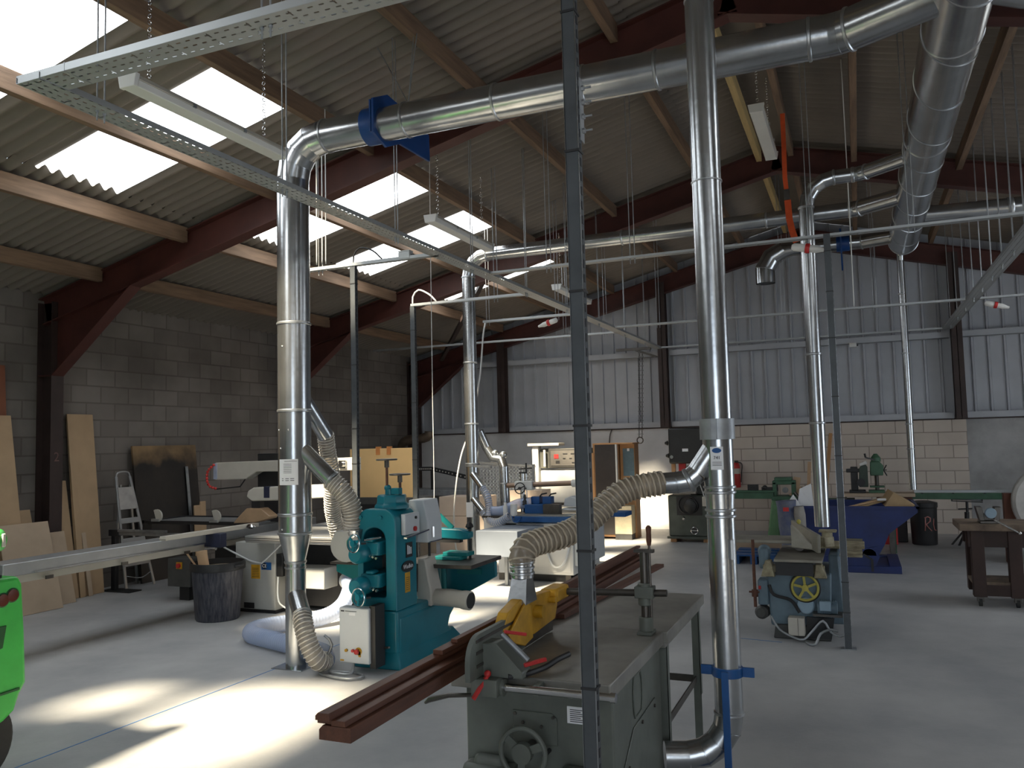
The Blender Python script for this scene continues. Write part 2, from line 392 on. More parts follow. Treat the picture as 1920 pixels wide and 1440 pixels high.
# steel portal frames
def ibeam(mb, p0, p1, dep, wid, ydir=(0, 1, 0), tf=.014, tw=.012):
    p0, p1 = V(p0), V(p1); d = (p1-p0).normalized(); y = V(ydir); nn = d.cross(y).normalized()
    if nn.z < 0: nn = -nn
    for s_ in (0, 1): c = nn*(-s_*dep+(tf/2 if s_ else -tf/2)); mb.bar(p0+c, p1+c, wid, tf, nn)
    mb.bar(p0-nn*dep/2, p1-nn*dep/2, tw, dep-tf, nn)
for y in FR[1:]:
    red = REDOX
    dz = -.17 if y > 16 else -.05
    for s_, xe in ((-1, XL), (1, XR)):
        q = MB(); ibeam(q, (xe, y, roof(xe)+dz), (RX, y, RZ+dz), .34, .165); struct('beam', q, red)
        q = MB()
        xw = xe-s_*.0
        for f in (.0, .24): q.box((min(xw-s_*f, xw-s_*(f+.014)), y-.085, 0), (max(xw-s_*f, xw-s_*(f+.014)), y+.085, roof(xe)-.1))
        q.box((min(xw, xw-s_*.24), y-.006, 0), (max(xw, xw-s_*.24), y+.006, roof(xe)-.1))
        struct('column', q, DARKSTEEL)
        h = MB(); xa = xe-s_*.25; xb = xe-s_*1.55
        za, zb = roof(xe)+dz-.34-.62, roof(xb)+dz-.33
        h.prism([(xa, y-.006, za), (xb, y-.006, zb), (xa, y-.006, roof(xa)+dz-.3)], (0, .012, 0))
        h.bar((xa, y, za), (xb, y, zb), .165, .014, (0, 0, 1)); h.bar((xa, y, za), (xe, y, za), .165, .014)
        struct('column_haunch', h, red)
# wind posts and sheeting rails on the far wall
for x in (-6.97, -3.49, 1.66, 5.2):
    q = MB().box((x-.085, 16.05, 2.0), (x+.085, 16.064, roof(x)-.3)).box((x-.006, 16.05, 2.0), (x+.006, 16.25, roof(x)-.3)).box((x-.085, 16.236, 2.0), (x+.085, 16.25, roof(x)-.3))
    struct('column', q, DARKSTEEL)
for z, a in ((2.06, 0), (3.48, 0)):
    xs = [XL+.25, -6.97, -3.49, 1.66, 5.2, XR]
    for i in range(5):
        x0, x1 = xs[i]+.1, xs[i+1]-.1
        q = MB().box((x0, 16.24, z-.055), (x1, 16.385, z-.05)).box((x0, 16.24, z-.055), (x1, 16.245, z+.05)).box((x0, 16.24, z+.05), (x1, 16.385, z+.055))
        struct('trim', q, CLAD)
struct('trim_sill', MB().box((XL, 16.26, 1.985), (XR, 16.4, 2.01)), DARKSTEEL)
q = MB().bar((-5.45, 11.9, 4.35), (-8.3, 15.9, 3.62), .07, .07).bar((-5.45, 11.9, 4.35), (-5.3, 11.8, 4.6), .05, .05); struct('beam', q, DARKSTEEL)
text('chalk_mark', '2', .16, (-9.044, 7.15, 1.74), (0, 1, 0), (0, 0, 1), mat('chalk_pink', (.16, .09, .08), .8), None)['kind'] = 'structure'
# ------------------------------------------------------------------ extraction ductwork
def jring(p, c, d, r, w=.014, t=.008):
    q = MB(); ring(q, c, d, r, w, t); return q.build('joint_ring', GSEAM, p)
def pipe(p, a, b, r, r1=None, name='pipe', m=None):
    return MB().tube([a, b], [r, r if r1 is None else r1], 40).build(name, m or GALV, p, sharp=20)
def bend(p, pts, r, name='bend'):
    q = MB().tube(pts, r, 40)
    for i in range(1, len(pts)-1): ring(q, pts[i], (pts[i+1]-pts[i-1]), r, .004, .003)
    return q.build(name, GALV, p, sharp=12)
def leg2(a, b, t): return V(a)+(V(b)-V(a)).normalized()*t

# big drop on the left: stands on the floor, swells, bends and runs to the spiral main
AX, AY, AR, AZ = -4.335, 5.64, .135, 4.385
A = thing('extraction_duct', 'galvanised duct rising from the floor beside the teal machine and bending along the roof', 'duct', (AX, AY, 0))
q = MB().box((AX-.15, AY-.13, 0), (AX+.15, AY+.13, .006)); q.build('floor_plate', GALV, A, bevel=.002)
pipe(A, (AX, AY, .006), (AX, AY, .85), .083); pipe(A, (AX, AY, .85), (AX, AY, 1.075), .083, AR, 'reducer')
jring(A, (AX, AY, .845), (0, 0, 1), .083); jring(A, (AX, AY, .80), (0, 0, 1), .083, .01, .005)
E1 = elbow((AX, AY, 0), (AX, AY, AZ), (0, AY, AZ), .33, 4)
pipe(A, (AX, AY, 1.075), E1[0], AR); bend(A, E1, AR)
for z in (1.08, 1.235, 2.09, 2.82): jring(A, (AX, AY, z), (0, 0, 1), AR)
EA = elbow((-1, AY, AZ), (.02, AY, AZ), (.62, 5.36, 4.40), .3, 2)
pipe(A, E1[-1], EA[0], AR); bend(A, EA, AR); pipe(A, EA[-1], (.60, 5.37, 4.40), AR)
for x in (-3.98, -3.21, -2.42, -1.72, -1.18): jring(A, (x, AY, AZ), (1, 0, 0), AR)
jring(A, EA[0]-V((.12, 0, 0)), (1, 0, 0), AR); jring(A, EA[-1], EA[-1]-EA[-2], AR)
for z, a in ((1.93, 4.2), (1.93, 5.0), (2.62, 4.6), (1.12, 4.5), (1.78, 4.4)):
    MB().ball((AX+cos(a)*AR, AY+sin(a)*AR, z), .007).build('rivet', CHROME, A)
# printed notice wrapped round the duct
q = MB(); n = 10; a0, a1 = 4.27, 5.56
vs = [(AX+cos(a0+(a1-a0)*i/n)*(AR+.0015), AY+sin(a0+(a1-a0)*i/n)*(AR+.0015), z) for i in range(n+1) for z in (1.48, 1.69)]
q.add(vs, [(2*i, 2*i+2, 2*i+3, 2*i+1) for i in range(n)]); note = q.build('notice_label', PAPER, A); note['label'] = 'white printed notice stuck on the duct'
q = MB()
for j, z in enumerate((1.672, 1.648, 1.634, 1.620, 1.606, 1.592, 1.578, 1.53, 1.515)):
    for b0, b1 in (((.35, .95),) if j < 1 else ((.3, .7),) if j < 7 else ((.2, .3), (.4, .58), (.64, .82))):
        h = .003 if j < 7 else .0045
        vs = [(AX+cos(a0+(a1-a0)*(b0+(b1-b0)*i/6))*(AR+.0028), AY+sin(a0+(a1-a0)*(b0+(b1-b0)*i/6))*(AR+.0028), z+s) for i in range(7) for s in (0, h)]
        q.add(vs, [(2*i, 2*i+2, 2*i+3, 2*i+1) for i in range(6)])
q.build('print_lines', INK, note)
# spigots: two high, one low
pipe(A, (AX+.08, AY, 1.76), (-4.00, 5.70, 1.50), .072, name='branch_spigot'); jring(A, (-4.01, 5.70, 1.51), (.33, .06, -.26), .072)
pipe(A, (AX+.02, AY+.08, 2.20), (-4.27, 5.985, 1.88), .068, name='branch_spigot')
pipe(A, (AX, AY, .60), (-4.165, 5.50, .44), .072, name='branch_spigot'); jring(A, (-4.17, 5.505, .445), (.19, -.14, -.16), .072)
for dx, x in ((-.15, -3.34), (.02, -3.17), (.05, -3.17)):
    MB().bar((-3.2, AY, AZ+AR), (x+dx, AY+.02, roof(x)-.16), .014, .004).build('hanger_strap', GALVD, A)
bg_ = thing('blast_gate', 'blue plate blast gate on the long duct at the roof', 'blast gate', (-3.45, AY, AZ))
q = MB().prism([(-3.45, 5.70, 4.66), (-3.45, 5.48, 4.55), (-3.45, 5.48, 4.27), (-3.45, 5.68, 4.21), (-3.45, 5.90, 4.31), (-3.45, 6.42, 4.32), (-3.45, 6.41, 4.56), (-3.45, 5.95, 4.64)], (.022, 0, 0)); q.build('slide_plate', GATEB, bg_, bevel=.003)
MB().cyl((-3.58, AY, AZ), (-3.44, AY, AZ), AR+.014, seg=40).build('collar', GATEB, bg_, sharp=20)
MB().bar((-3.46, 5.49, 4.28), (-3.46, 5.49, 4.54), .012, .03).build('guide_rail', GATEB, bg_)

# spiral-wound main along the ridge
MX, MZ, MR = .70, 4.40, .188
Mn = thing('main_duct', 'wide spiral-wound main duct running along the ridge into the distance', 'duct', (MX, 8, MZ))
MB().tube([(MX, 3.0, MZ), (MX, 12.35, MZ)], MR, 48).build('pipe', GALV, Mn, sharp=20)
MB().tube([V((MX+cos(t)*(MR+.001), 3.0+t/(2*pi)*.82, MZ+sin(t)*(MR+.001))) for t in [i*2*pi/40 for i in range(int(9.3/.82*40))]], .005, 6).build('spiral_seam', GSEAM, Mn)
for y in (5.95, 8.05, 12.33): jring(Mn, (MX, y, MZ), (0, 1, 0), MR, .012, .006)
MB().lathe([(MR, 0), (MR*.98, .06), (.12, .24), (.055, .34), (.05, .36)], (MX, 12.35, MZ), (0, 1, 0), 40).build('end_cone', GALV, Mn, sharp=30)
# drop behind the far bench
H = thing('extraction_duct', 'thin duct dropping from the end of the main down to the far bench', 'duct', (.67, 12.9, 1.0))
EH = elbow((.69, 12.6, MZ), (.68, 12.9, MZ), (.67, 12.9, 1), .16, 3)
bend(H, [V((.69, 12.66, MZ))]+EH, .048); pipe(H, EH[-1], (.67, 12.9, .98), .048)
for z in (3.75, 2.9, 1.9, 1.55): jring(H, (.67, 12.9, z), (0, 0, 1), .048, .01, .006)
# branches that cross the hall to the main
def branch(label, xv, y, zb, r, xj, rings_, yj=None, below=None, R_=.3):
    T = thing('extraction_duct', label, 'duct', (xv, y, zb))
    e = elbow((xv, y, zb), (xv, y, MZ), (xj, y, MZ), R_, 4)
    pipe(T, (xv, y, zb), e[0], r); bend(T, e, r)
    yj = y if yj is None else yj
    e2 = elbow((xv, y, MZ), (xj, y, MZ), (MX-.05, yj, MZ), .2, 2)
    pipe(T, e[-1], e2[0], r); bend(T, e2, r); pipe(T, e2[-1], (MX-.08, yj+.02, MZ), r)
    for k in rings_:
        if isinstance(k, tuple): jring(T, (k[0], y, MZ), (1, 0, 0), r)
        else: jring(T, (xv, y, k), (0, 0, 1), r)
    jring(T, e[0], (0, 0, 1), r); jring(T, e[-1], (1, 0, 0), r); jring(T, e2[-1], e2[-1]-e2[-2], r); jring(T, e2[0], (1, 0, 0), r, .02, .006)
    return T
B = branch('galvanised duct dropping to the white and blue moulder and crossing under the roof', -4.93, 10.3, .0, .092, .1, [.8, 1.49, 2.05, 2.9, (-2.7,), (-.9,)], 9.9)
MB().lathe([(.095, 0), (.10, .005), (.10, .05), (.095, .055)], (-4.93, 10.3, 1.46), (0, 0, 1), 36).build('bracket_clamp', GALVD, B)
MB().bar((-4.86, 10.22, 1.47), (-4.6, 10.2, 1.46), .03, .03).build('bracket_arm', GALVD, B)
pipe(B, (-4.90, 10.25, 1.36), (-4.72, 10.17, 1.18), .05, name='branch_spigot'); pipe(B, (-4.90, 10.25, 1.02), (-4.72, 10.17, .86), .05, name='branch_spigot')
q = MB().box((-4.985, 10.19, .78), (-4.885, 10.2055, .98)); q.build('notice_label', PAPER, B)
# second pipe that leaves the drop behind it and comes back down
B2 = thing('branch_pipe', 'yellow-lit galvanised side pipe with knuckle bends beside the moulder drop', 'duct', (-4.55, 10.45, 0))
p = [V((-4.87, 10.42, 1.95)), V((-4.80, 10.5, 1.72)), V((-4.70, 10.5, 1.57)), V((-4.58, 10.5, 1.55)), V((-4.53, 10.47, 1.44)), V((-4.52, 10.45, 1.22))]
bend(B2, p, .062); pipe(B2, p[-1], (-4.50, 10.45, .55), .066); jring(B2, p[-1], (0, 0, 1), .062)
for c in (p[2], p[3]): MB().ball(c+V((.03, 0, .06)), .055).build('knuckle', GALV, B2)
C_ = branch('slim duct rising straight from the blue planer and curving over to the main', -.38, 8.9, .86, .073, .15, [2.6, 1.9], 8.5, R_=.28)
# foreground drop behind the saw bench
D = thing('extraction_duct', 'nearest vertical duct, bolted to a blue floor strut behind the saw bench', 'duct', (-.63, 4.1, 0))
DX, DY, DR = -.635, 4.1, .072
ED = elbow((DX, DY, 2), (DX, DY, .27), (-1.0, 3.98, .27), .2, 4)
ET = elbow((DX, DY, 2), (DX, DY, MZ), (.6, DY, MZ), .26, 4)
pipe(D, ED[0], (DX, DY, 1.42), .066); pipe(D, (DX, DY, 1.42), (DX, DY, 1.52), .066, DR, 'reducer'); pipe(D, (DX, DY, 1.52), ET[0], DR)
bend(D, ED, .066); pipe(D, ED[-1], (-.93, 4.0, .27), .066); bend(D, ET, DR); pipe(D, ET[-1], (.60, DY, MZ), DR)
for z in (1.40, 1.43, 1.515, 1.54): jring(D, (DX, DY, z), (0, 0, 1), .068 if z < 1.5 else DR, .008, .006)
for z in (3.05, 3.99): jring(D, (DX, DY, z), (0, 0, 1), DR, .006, .004)
jring(D, ED[0], (0, 0, 1), .066, .01, .006)
q = MB().lathe([(DR+.002, -.05), (DR+.012, -.05), (DR+.012, .05), (DR+.002, .05)], (DX, DY, 1.82), (0, 0, 1), 36)
q.box((DX-.012, DY-DR-.035, 1.77), (DX+.012, DY-DR, 1.87)); q.build('band_clamp', GALVD, D)
pipe(D, (DX, DY, 1.76), (-.735, 4.07, 1.61), .052, name='branch_spigot')
eb = [V((-.735, 4.07, 1.61)), V((-.775, 4.06, 1.575)), V((-.83, 4.05, 1.565)), V((-.92, 4.04, 1.56))]
bend(D, eb, .052); jring(D, eb[1], eb[2]-eb[0], .052); jring(D, eb[-1], (1, 0, 0), .052)
q = MB().box((-.66, DY-DR-.0035, 1.625), (-.60, DY-DR-.002, 1.735)); lab = q.build('maker_label', PAPER, D); lab['label'] = 'white sticker with a blue oval'
q = MB().lathe([(.022, 0), (.022, .001)], (-.63, DY-DR-.0037, 1.717), (0, -1, 0), 28)
for i in range(len(q.v)): q.v[i].z = 1.717+(q.v[i].z-1.717)*.55
q.build('oval_mark', BLUE, lab)
text('lettering', '741', .022, (-.63, DY-DR-.0048, 1.682), (1, 0, 0), (0, 0, 1), INK, lab)
for z in (1.66, 1.652, 1.645): MB().box((-.652, DY-DR-.0045, z), (-.608, DY-DR-.0035, z+.002)).build('print_line', INK, lab)
MB().box((-.585, DY-.066, 1.2), (-.575, DY-.02, 1.29)).build('maker_label', PAPER, D)
q = MB().lathe([(.067, -.022), (.073, -.022), (.073, .022), (.067, .022)], (DX, DY, .665), (0, 0, 1), 36)
q.box((DX-.125, DY-.008, .643), (DX-.06, DY+.008, .687)).box((DX+.06, DY-.008, .643), (DX+.125, DY+.008, .687))
clampb = thing('duct_bracket', 'blue clamp and upright flat bar holding the foreground duct to the floor', 'bracket', (DX, 4.0, 0))
q.build('clamp', BLUE, clampb, bevel=.002)
MB().box((DX-.016, DY-.095, 0), (DX+.016, DY-.076, .68)).build('upright_bar', BLUE, clampb, bevel=.002)
MB().box((DX-.05, DY-.14, 0), (DX+.05, DY-.04, .008)).build('foot_plate', BLUE, clampb)
# far branch that ends in a down-turned mouth, with its gate
Ed = thing('extraction_duct', 'short branch under the far roof ending in an open down-turned mouth', 'duct', (-1.12, 12.3, 3.95))
pts = [V((-1.125, 12.3, 3.98)), V((-1.125, 12.3, 4.19)), V((-1.03, 12.3, 4.35)), V((-.86, 12.3, 4.44))]
MB().tube(pts, .135, 36, False).build('bend', GALV, Ed, sharp=12); jring(Ed, pts[1], pts[2]-pts[0], .135, .006, .004)
MB().tube([(-.88, 12.3, 4.43), (-.74, 12.3, 4.44)], [.135, .098], 36, False).build('reducer', GALV, Ed, sharp=20)
pipe(Ed, (-.75, 12.3, 4.44), (.18, 12.3, 4.44), .098); pipe(Ed, (.18, 12.3, 4.44), (.62, 12.05, 4.42), .098); jring(Ed, (.18, 12.3, 4.44), (1, -.2, 0), .098)
g2 = thing('blast_gate', 'small blue blast gate on the far branch below the main', 'blast gate', (-.07, 12.3, 4.44))
MB().prism([(-.1, 12.12, 4.62), (-.1, 12.12, 4.28), (-.1, 12.3, 4.26), (-.1, 12.5, 4.1), (-.1, 12.52, 4.3), (-.1, 12.48, 4.62)], (.02, 0, 0)).build('slide_plate', GATEB, g2)
MB().cyl((-.15, 12.3, 4.44), (.02, 12.3, 4.44), .108, seg=36).build('collar', GATEB, g2)
# branches on the other side of the main
Fd = thing('extraction_duct', 'horizontal duct leaving the far main towards the right-hand wall', 'duct', (2, 11.2, 4.42))
pipe(Fd, (.8, 11.1, 4.43), (1.78, 11.2, 4.43), .105); jring(Fd, (1.80, 11.2, 4.43), (1, 0, 0), .105, .04, .01); pipe(Fd, (1.78, 11.2, 4.43), (3.2, 11.2, 4.43), .105)
Gd = thing('extraction_duct', 'duct in the top right corner joining the near main', 'duct', (1.5, 5.5, 4.4))
eg = elbow((.75, 5.3, 4.4), (1.12, 5.6, 4.4), (3, 5.6, 4.4), .25, 2)
pipe(Gd, (.75, 5.3, 4.4), eg[0], .12); bend(Gd, eg, .12); pipe(Gd, eg[-1], (3.1, 5.6, 4.4), .12); jring(Gd, eg[-1], (1, 0, 0), .12)

# ------------------------------------------------------------------ flexible hoses
def hose(label, pts, r, m, pitch=.028, amp=.006, wire=None, name='flexible_hose'):
    o = single(name, hose_mb(pts, r, pitch, amp), m, label, 'hose', sharp=180)
    if wire: helix_mb(pts, r+.003, pitch, .0052).build('wire_helix', wire, o, sharp=180)
    return o
hose('ribbed clear hose from the left duct down to the hood of the teal machine',
     [(-4.03, 5.70, 1.52), (-3.93, 5.74, 1.41), (-3.885, 5.78, 1.30), (-3.875, 5.80, 1.20), (-3.89, 5.82, 1.10)], .078, HOSE, .026, .003, HWIRE)
hose('ribbed hose behind, from the upper spigot of the left duct to the panel saw',
     [(-4.27, 5.98, 1.90), (-4.30, 6.05, 1.75), (-4.33, 6.15, 1.54), (-4.40, 6.25, 1.34), (-4.455, 6.35, 1.16), (-4.475, 6.5, .93), (-4.55, 6.9, .86), (-4.7, 7.2, .92)], .068, HOSE, .026, .003, HWIRE)
hose('ribbed clear hose curving down from the low spigot of the left duct', [(-4.18, 5.51, .46), (-4.10, 5.44, .36), (-4.03, 5.42, .22), (-3.99, 5.46, .12), (-4.01, 5.58, .08)], .072, HOSE, .03, .003, HWIRE)
hose('bluish clear hose looping across the floor behind the left duct',
     [(-4.02, 5.60, .085), (-4.20, 5.80, .08), (-4.55, 5.93, .08), (-4.95, 6.06, .08), (-5.25, 6.18, .08), (-5.36, 6.40, .08), (-5.25, 6.65, .08), (-5.02, 6.95, .09), (-4.95, 7.18, .16), (-5.00, 7.40, .28), (-5.08, 7.50, .36)], .078, HOSEB, .03, .0015)
hose('dusty tan ribbed hose from the foreground duct to the saw guard',
     [(-.90, 4.04, 1.562), (-.98, 4.0, 1.553), (-1.075, 3.955, 1.527), (-1.155, 3.895, 1.463), (-1.215, 3.83, 1.398), (-1.275, 3.75, 1.354), (-1.33, 3.67, 1.332), (-1.39, 3.59, 1.318), (-1.425, 3.53, 1.30), (-1.437, 3.50, 1.262), (-1.437, 3.50, 1.235)], .056, HOSEG, .027, .003, HWIRET)
hose('upper grey ribbed hose from the moulder drop', [(-4.73, 10.18, 1.19), (-4.64, 10.14, 1.06), (-4.60, 10.10, .90), (-4.56, 10.0, .78), (-4.40, 9.9, .74), (-4.2, 9.85, .83)], .05, HOSEB, .03, .003, HWIRE)
hose('lower grey ribbed hose from the moulder drop', [(-4.73, 10.18, .87), (-4.62, 10.12, .72), (-4.56, 10.05, .6), (-4.45, 10.0, .5), (-4.3, 10.0, .45)], .05, HOSEB, .03, .003, HWIRE)

# ------------------------------------------------------------------ cable trays hung from the roof
def chan(mb, a, b, wd=.15, fl=.03, t=.002):
    a, b = V(a), V(b); d = (b-a).normalized(); s = d.cross(V((0, 0, 1))).normalized()
    mb.bar(a, b, wd, t)
    for k in (-1, 1): mb.bar(a+s*k*wd/2+V((0, 0, fl/2)), b+s*k*wd/2+V((0, 0, fl/2)), t, fl)
    return mb
TZ, TX = 3.5, -3.45
def tray(label, a, b, rods, wd=.15, fl=.03):
    xr = abs(b[0]-a[0]) > abs(b[1]-a[1])
    T = thing('cable_tray', label, 'cable tray', tuple((V(a)+V(b))/2), 'perforated cable trays under the roof')
    chan(MB(), a, b, wd, fl).build('perforated_channel', TRX if xr else TRY, T, smooth=False)
    for k in rods:
        for d in (-.022, .022):
            x, y = (k+d, a[1]) if xr else (a[0], k+d)
            MB().tube([(x, y, a[2]-.05), (x, y, roof(x)+.02)], .0042, 6).build('hanger_rod', GALVD, T)
        for d in (-.022, .022):
            x, y = (k+d, a[1]) if xr else (a[0], k+d)
            MB().tube([(x, y, a[2]-.012), (x, y, a[2]+.012)], .009, 6).build('rod_nut', GALVD, T)
    return T
tray('long perforated tray running away from the near corner to the far wall', (TX, 2.55, TZ), (TX, 15.6, TZ), [2.95, 4.4, 5.85, 7.3, 8.75, 10.2, 11.65, 13.1, 14.5])
t1 = tray('nearest perforated tray crossing the top left of the hall', (TX-.08, 2.63, TZ+.004), (1.8, 2.63, TZ+.004), [-2.15, -.7, .75], .15, .035)
MB().box((-3.22, 2.553, TZ+.002), (-3.215, 2.707, TZ+.042)).build('coupler', GALVD, t1)
tray('middle tray crossing the hall from the long left tray to the right tray', (TX+.08, 7.6, TZ), (1.42, 7.6, TZ), [-2.75, -1.9, -1.1, -.3, .5], .08, .02)
tray('far tray crossing the hall in front of the middle wind post', (TX+.08, 12.25, TZ), (1.42, 12.25, TZ), [-2.7, -1.9, -.9, .3], .08, .025)
tray('last tray crossing the hall close to the far wall', (TX, 15.5, TZ), (1.52, 15.5, TZ), [-2.4, -1.0, .4], .10, .025)
tray('right-hand tray running away under the rows of hanger wires', (1.47, 6.2, TZ), (1.47, 15.5, TZ), [6.7, 7.3, 7.9, 8.5, 9.1, 9.8, 10.5, 11.3, 12.1, 13.0, 14.0, 15.0], .16)
tray('short tray arm from the long tray to the post by the left duct', (-4.95, 6.6, TZ), (TX, 6.6, TZ), [-4.75], .06, .03)
tray('short tray arm over the moulder to the second post', (-5.05, 8.9, TZ), (TX, 8.9, TZ), [-3.9], .06, .03)
tray('short tray arm with a hanging white cable at its end', (-4.87, 10.65, TZ), (TX, 10.65, TZ), [-4.8, -3.75], .06, .03)
tray('long thin tray arm reaching from the left wall to the long tray', (-8.1, 12.85, TZ), (TX, 12.85, TZ), [-6.2, -4.4, -3.7], .06, .03)
tray('short tray arm at the right edge of the hall', (1.5, 12.25, TZ), (4.2, 12.25, TZ), [2.4, 3.4], .06, .025)

# ------------------------------------------------------------------ strut posts
def post(label, x, y, z0, z1, w, ties, m=STEELD, base=True, slots=True):
    T = thing('strut_post', label, 'post', (x, y, z0)); h = w/2
    q = MB()
    q.box((x-h, y-h, z0), (x+h, y-h+.003, z1)).box((x-h, y-h, z0), (x-h+.003, y+h, z1)).box((x+h-.003, y-h, z0), (x+h, y+h, z1)).box((x-h, y+h-.003, z0), (x-h+w*.25, y+h, z1)).box((x+h-w*.25, y+h-.003, z0), (x+h, y+h, z1))
    q.build('channel', m, T, bevel=.0015)
    MB().box((x+h, y-h-.002, z0), (x+h+.0015, y-h+.006, z1)).build('lit_edge', GALV, T)  # bright strips paint the light caught along the dark channel's edges
    MB().box((x-h-.0015, y-h-.002, z0), (x-h, y-h+.006, z1)).build('lit_edge', GALV, T)
    if slots:
        q = MB(); z = z0+.06
        while z < z1-.05: q.box((x+h+.0005, y-.004, z), (x+h+.0022, y+.009, z+.028)); z += .05
        q.build('slots', BLACK, T)['kind'] = 'stuff'
    for z in ties:
        MB().box((x-h-.004, y-h-.004, z-.004), (x+h+.004, y+h+.004, z+.004)).build('cable_tie', BLACK, T)
    if base: MB().box((x-.06, y-.05, z0), (x+.06, y+.05, z0+.005)).box((x-.03, y-.034, z0), (x-.026, y+.034, z0+.14)).build('base_plate', GALVD, T)
    return T
fp = post('nearest grey strut post hanging in front of the saw bench', -.845, 2.62, 0, 3.5, .044, [.98, 1.42, 1.83, 2.28, 2.76, 3.25])
q = MB()
for z in (2.99, 2.94, 2.89, 2.84): q.cyl((-.83, 2.645, z), (-.785, 2.645, z), .004, seg=8).cyl((-.82, 2.645, z), (-.81, 2.645, z), .010, seg=6)
q.box((-.822, 2.62, 2.80), (-.818, 2.66, 3.02)); q.build('bolted_plate', GALVD, fp)
post('blue-grey strut post beside the teal machine', -4.37, 6.6, 0, 3.5, .05, [3.33, 2.55, 1.62, 1.95])
post('strut post standing by the tall yellow board', -5.03, 8.9, 0, 3.5, .055, [3.2, 2.3, 1.6])
post('strut post bolted to the floor beside the blue planer', -.165, 7.5, 0, 3.5, .052, [3.35, 3.0, 2.6, 2.1, 1.6, 1.25, .55, .3])

# ------------------------------------------------------------------ strip lights on chains
def striplight(label, x, y0, z):
    T = thing('strip_light', label, 'light fitting', (x, y0, z), 'fluorescent strip lights')
    MB().prism([(x-.075, y0+.03, z), (x+.075, y0+.03, z), (x+.06, y0+.03, z+.035), (x-.06, y0+.03, z+.035)], (0, 1.47, 0)).build('body', BEIGE, T, bevel=.004)
    MB().prism([(x-.07, y0+.03, z), (x+.07, y0+.03, z), (x+.058, y0+.03, z-.045), (x-.058, y0+.03, z-.045)], (0, 1.47, 0)).build('diffuser', WHITE, T, bevel=.006)
    for y in (y0, y0+1.47): MB().prism([(x-.078, y, z+.036), (x-.062, y, z-.048), (x+.062, y, z-.048), (x+.078, y, z+.036)], (0, .035, 0)).build('end_cap', WHITE, T, bevel=.004)
    for y in (y0+.18, y0+1.3):
        q = MB(); top = roof(x)-.02; n = int((top-z-.03)/.045)
        for i in range(n): q.torus((x, y, z+.05+i*.045), (1, 0, 0) if i % 2 else (0, 1, 0), .014, .0032, 10, 5)
        q.build('chain', CHROME, T)
    for y in (y0+.5, y0+1.0): MB().box((x+.072, y-.012, z-.012), (x+.082, y+.012, z+.014)).build('clip', GALVD, T)
    return T
L1 = striplight('strip light hanging under the nearest rooflights behind the near tray', -4.13, 3.72, 4.12)
copy_thing(L1, (-4.02, 7.5, 4.15), 'strip light in front of the second pair of rooflights')
copy_thing(L1, (-3.93, 11.15, 4.02), 'farthest strip light, close to the gable wall')
L4 = striplight('strip light near the ridge beside the orange strap', -.745, 8.0, 4.92)

# ------------------------------------------------------------------ plugs, cables and cords
def cable(label, pts, r, m, name='cable', cat='cable'):
    return single(name, MB().tube(spline(pts, .04), r, 8), m, label, cat, sharp=180)
def plug(label, a, b, small=False):
    a, b = V(a), V(b); d = (b-a).normalized(); T = thing('plug_connector', label, 'connector', tuple(a))
    MB().lathe([(.02, 0), (.034, .02), (.036, .10), (.03, .115)], a, d, 20).build('socket', WHITE, T)
    MB().lathe([(.041, 0), (.044, .008), (.044, .03), (.041, .038)], a+d*.115, d, 20).build('collar', RED, T)
    MB().lathe([(.032, 0), (.034, .06), (.022, .1), (.014, .14)], a+d*.15, d, 20).build('plug', WHITE, T)
    return T
plug('white and red plug hanging under the middle tray by the planer duct', (-.46, 7.58, 3.44), (-.22, 7.58, 3.39))
plug('white and red plug under the tray arm above the moulder', (-3.74, 10.62, 3.45), (-3.97, 10.62, 3.39))
plug('white and red plug at the right edge below the tray', (1.60, 12.2, 3.44), (1.86, 12.2, 3.36))
def jbox(label, c, s, m):
    T = thing('junction_box', label, 'box', c); x, y, z = c
    MB().box((x-s, y-s*.6, z), (x+s, y+s*.6, z+s*1.1)).build('body', m, T, bevel=.006)
    MB().box((x-s*1.02, y-s*.62, z+s*1.1), (x+s*1.02, y+s*.62, z+s*1.3)).build('lid', m, T, bevel=.004)
    MB().cyl((x+s, y, z+s*.5), (x+s*1.5, y, z+s*.5), s*.22, seg=12).build('gland', BLACK, T)
    return T
jbox('grey junction box sitting on the tray arm by the left duct', (-3.80, 6.6, 3.505), .06, GREYC)
jbox('small white box on the long thin tray arm', (-3.52, 12.85, 3.51), .07, WHITE)
jbox('white detector box on the far sheeting rail', (-.01, 16.2, 3.36), .06, WHITE)
cable('thick white cable hanging from the tray arm to the moulder', [(-4.83, 10.62, 3.49), (-4.86, 10.6, 3.3), (-4.92, 10.58, 2.7), (-5.05, 10.55, 2.05), (-5.2, 10.5, 1.6), (-5.3, 10.5, 1.1), (-5.33, 10.5, .6), (-5.2, 10.45, .15), (-4.6, 10.35, .02)], .012, WHITE)
cable('black cable loop over the post by the left duct', [(-4.37, 6.6, 3.48), (-4.37, 6.6, 3.6), (-4.3, 6.6, 3.67), (-4.16, 6.6, 3.63), (-4.05, 6.6, 3.53)], .008, BLACK)
cable('grey cable loop over the post by the yellow board', [(-5.03, 8.9, 3.5), (-5.03, 8.9, 3.62), (-4.95, 8.9, 3.7), (-4.8, 8.9, 3.63), (-4.7, 8.9, 3.53)], .01, WHITE)
cable('thin pull cord hanging beside the main', [(.03, 9.0, 5.66), (.03, 9.0, 4.2), (.025, 9.0, 3.07)], .005, WHITE, 'pull_cord', 'cord')
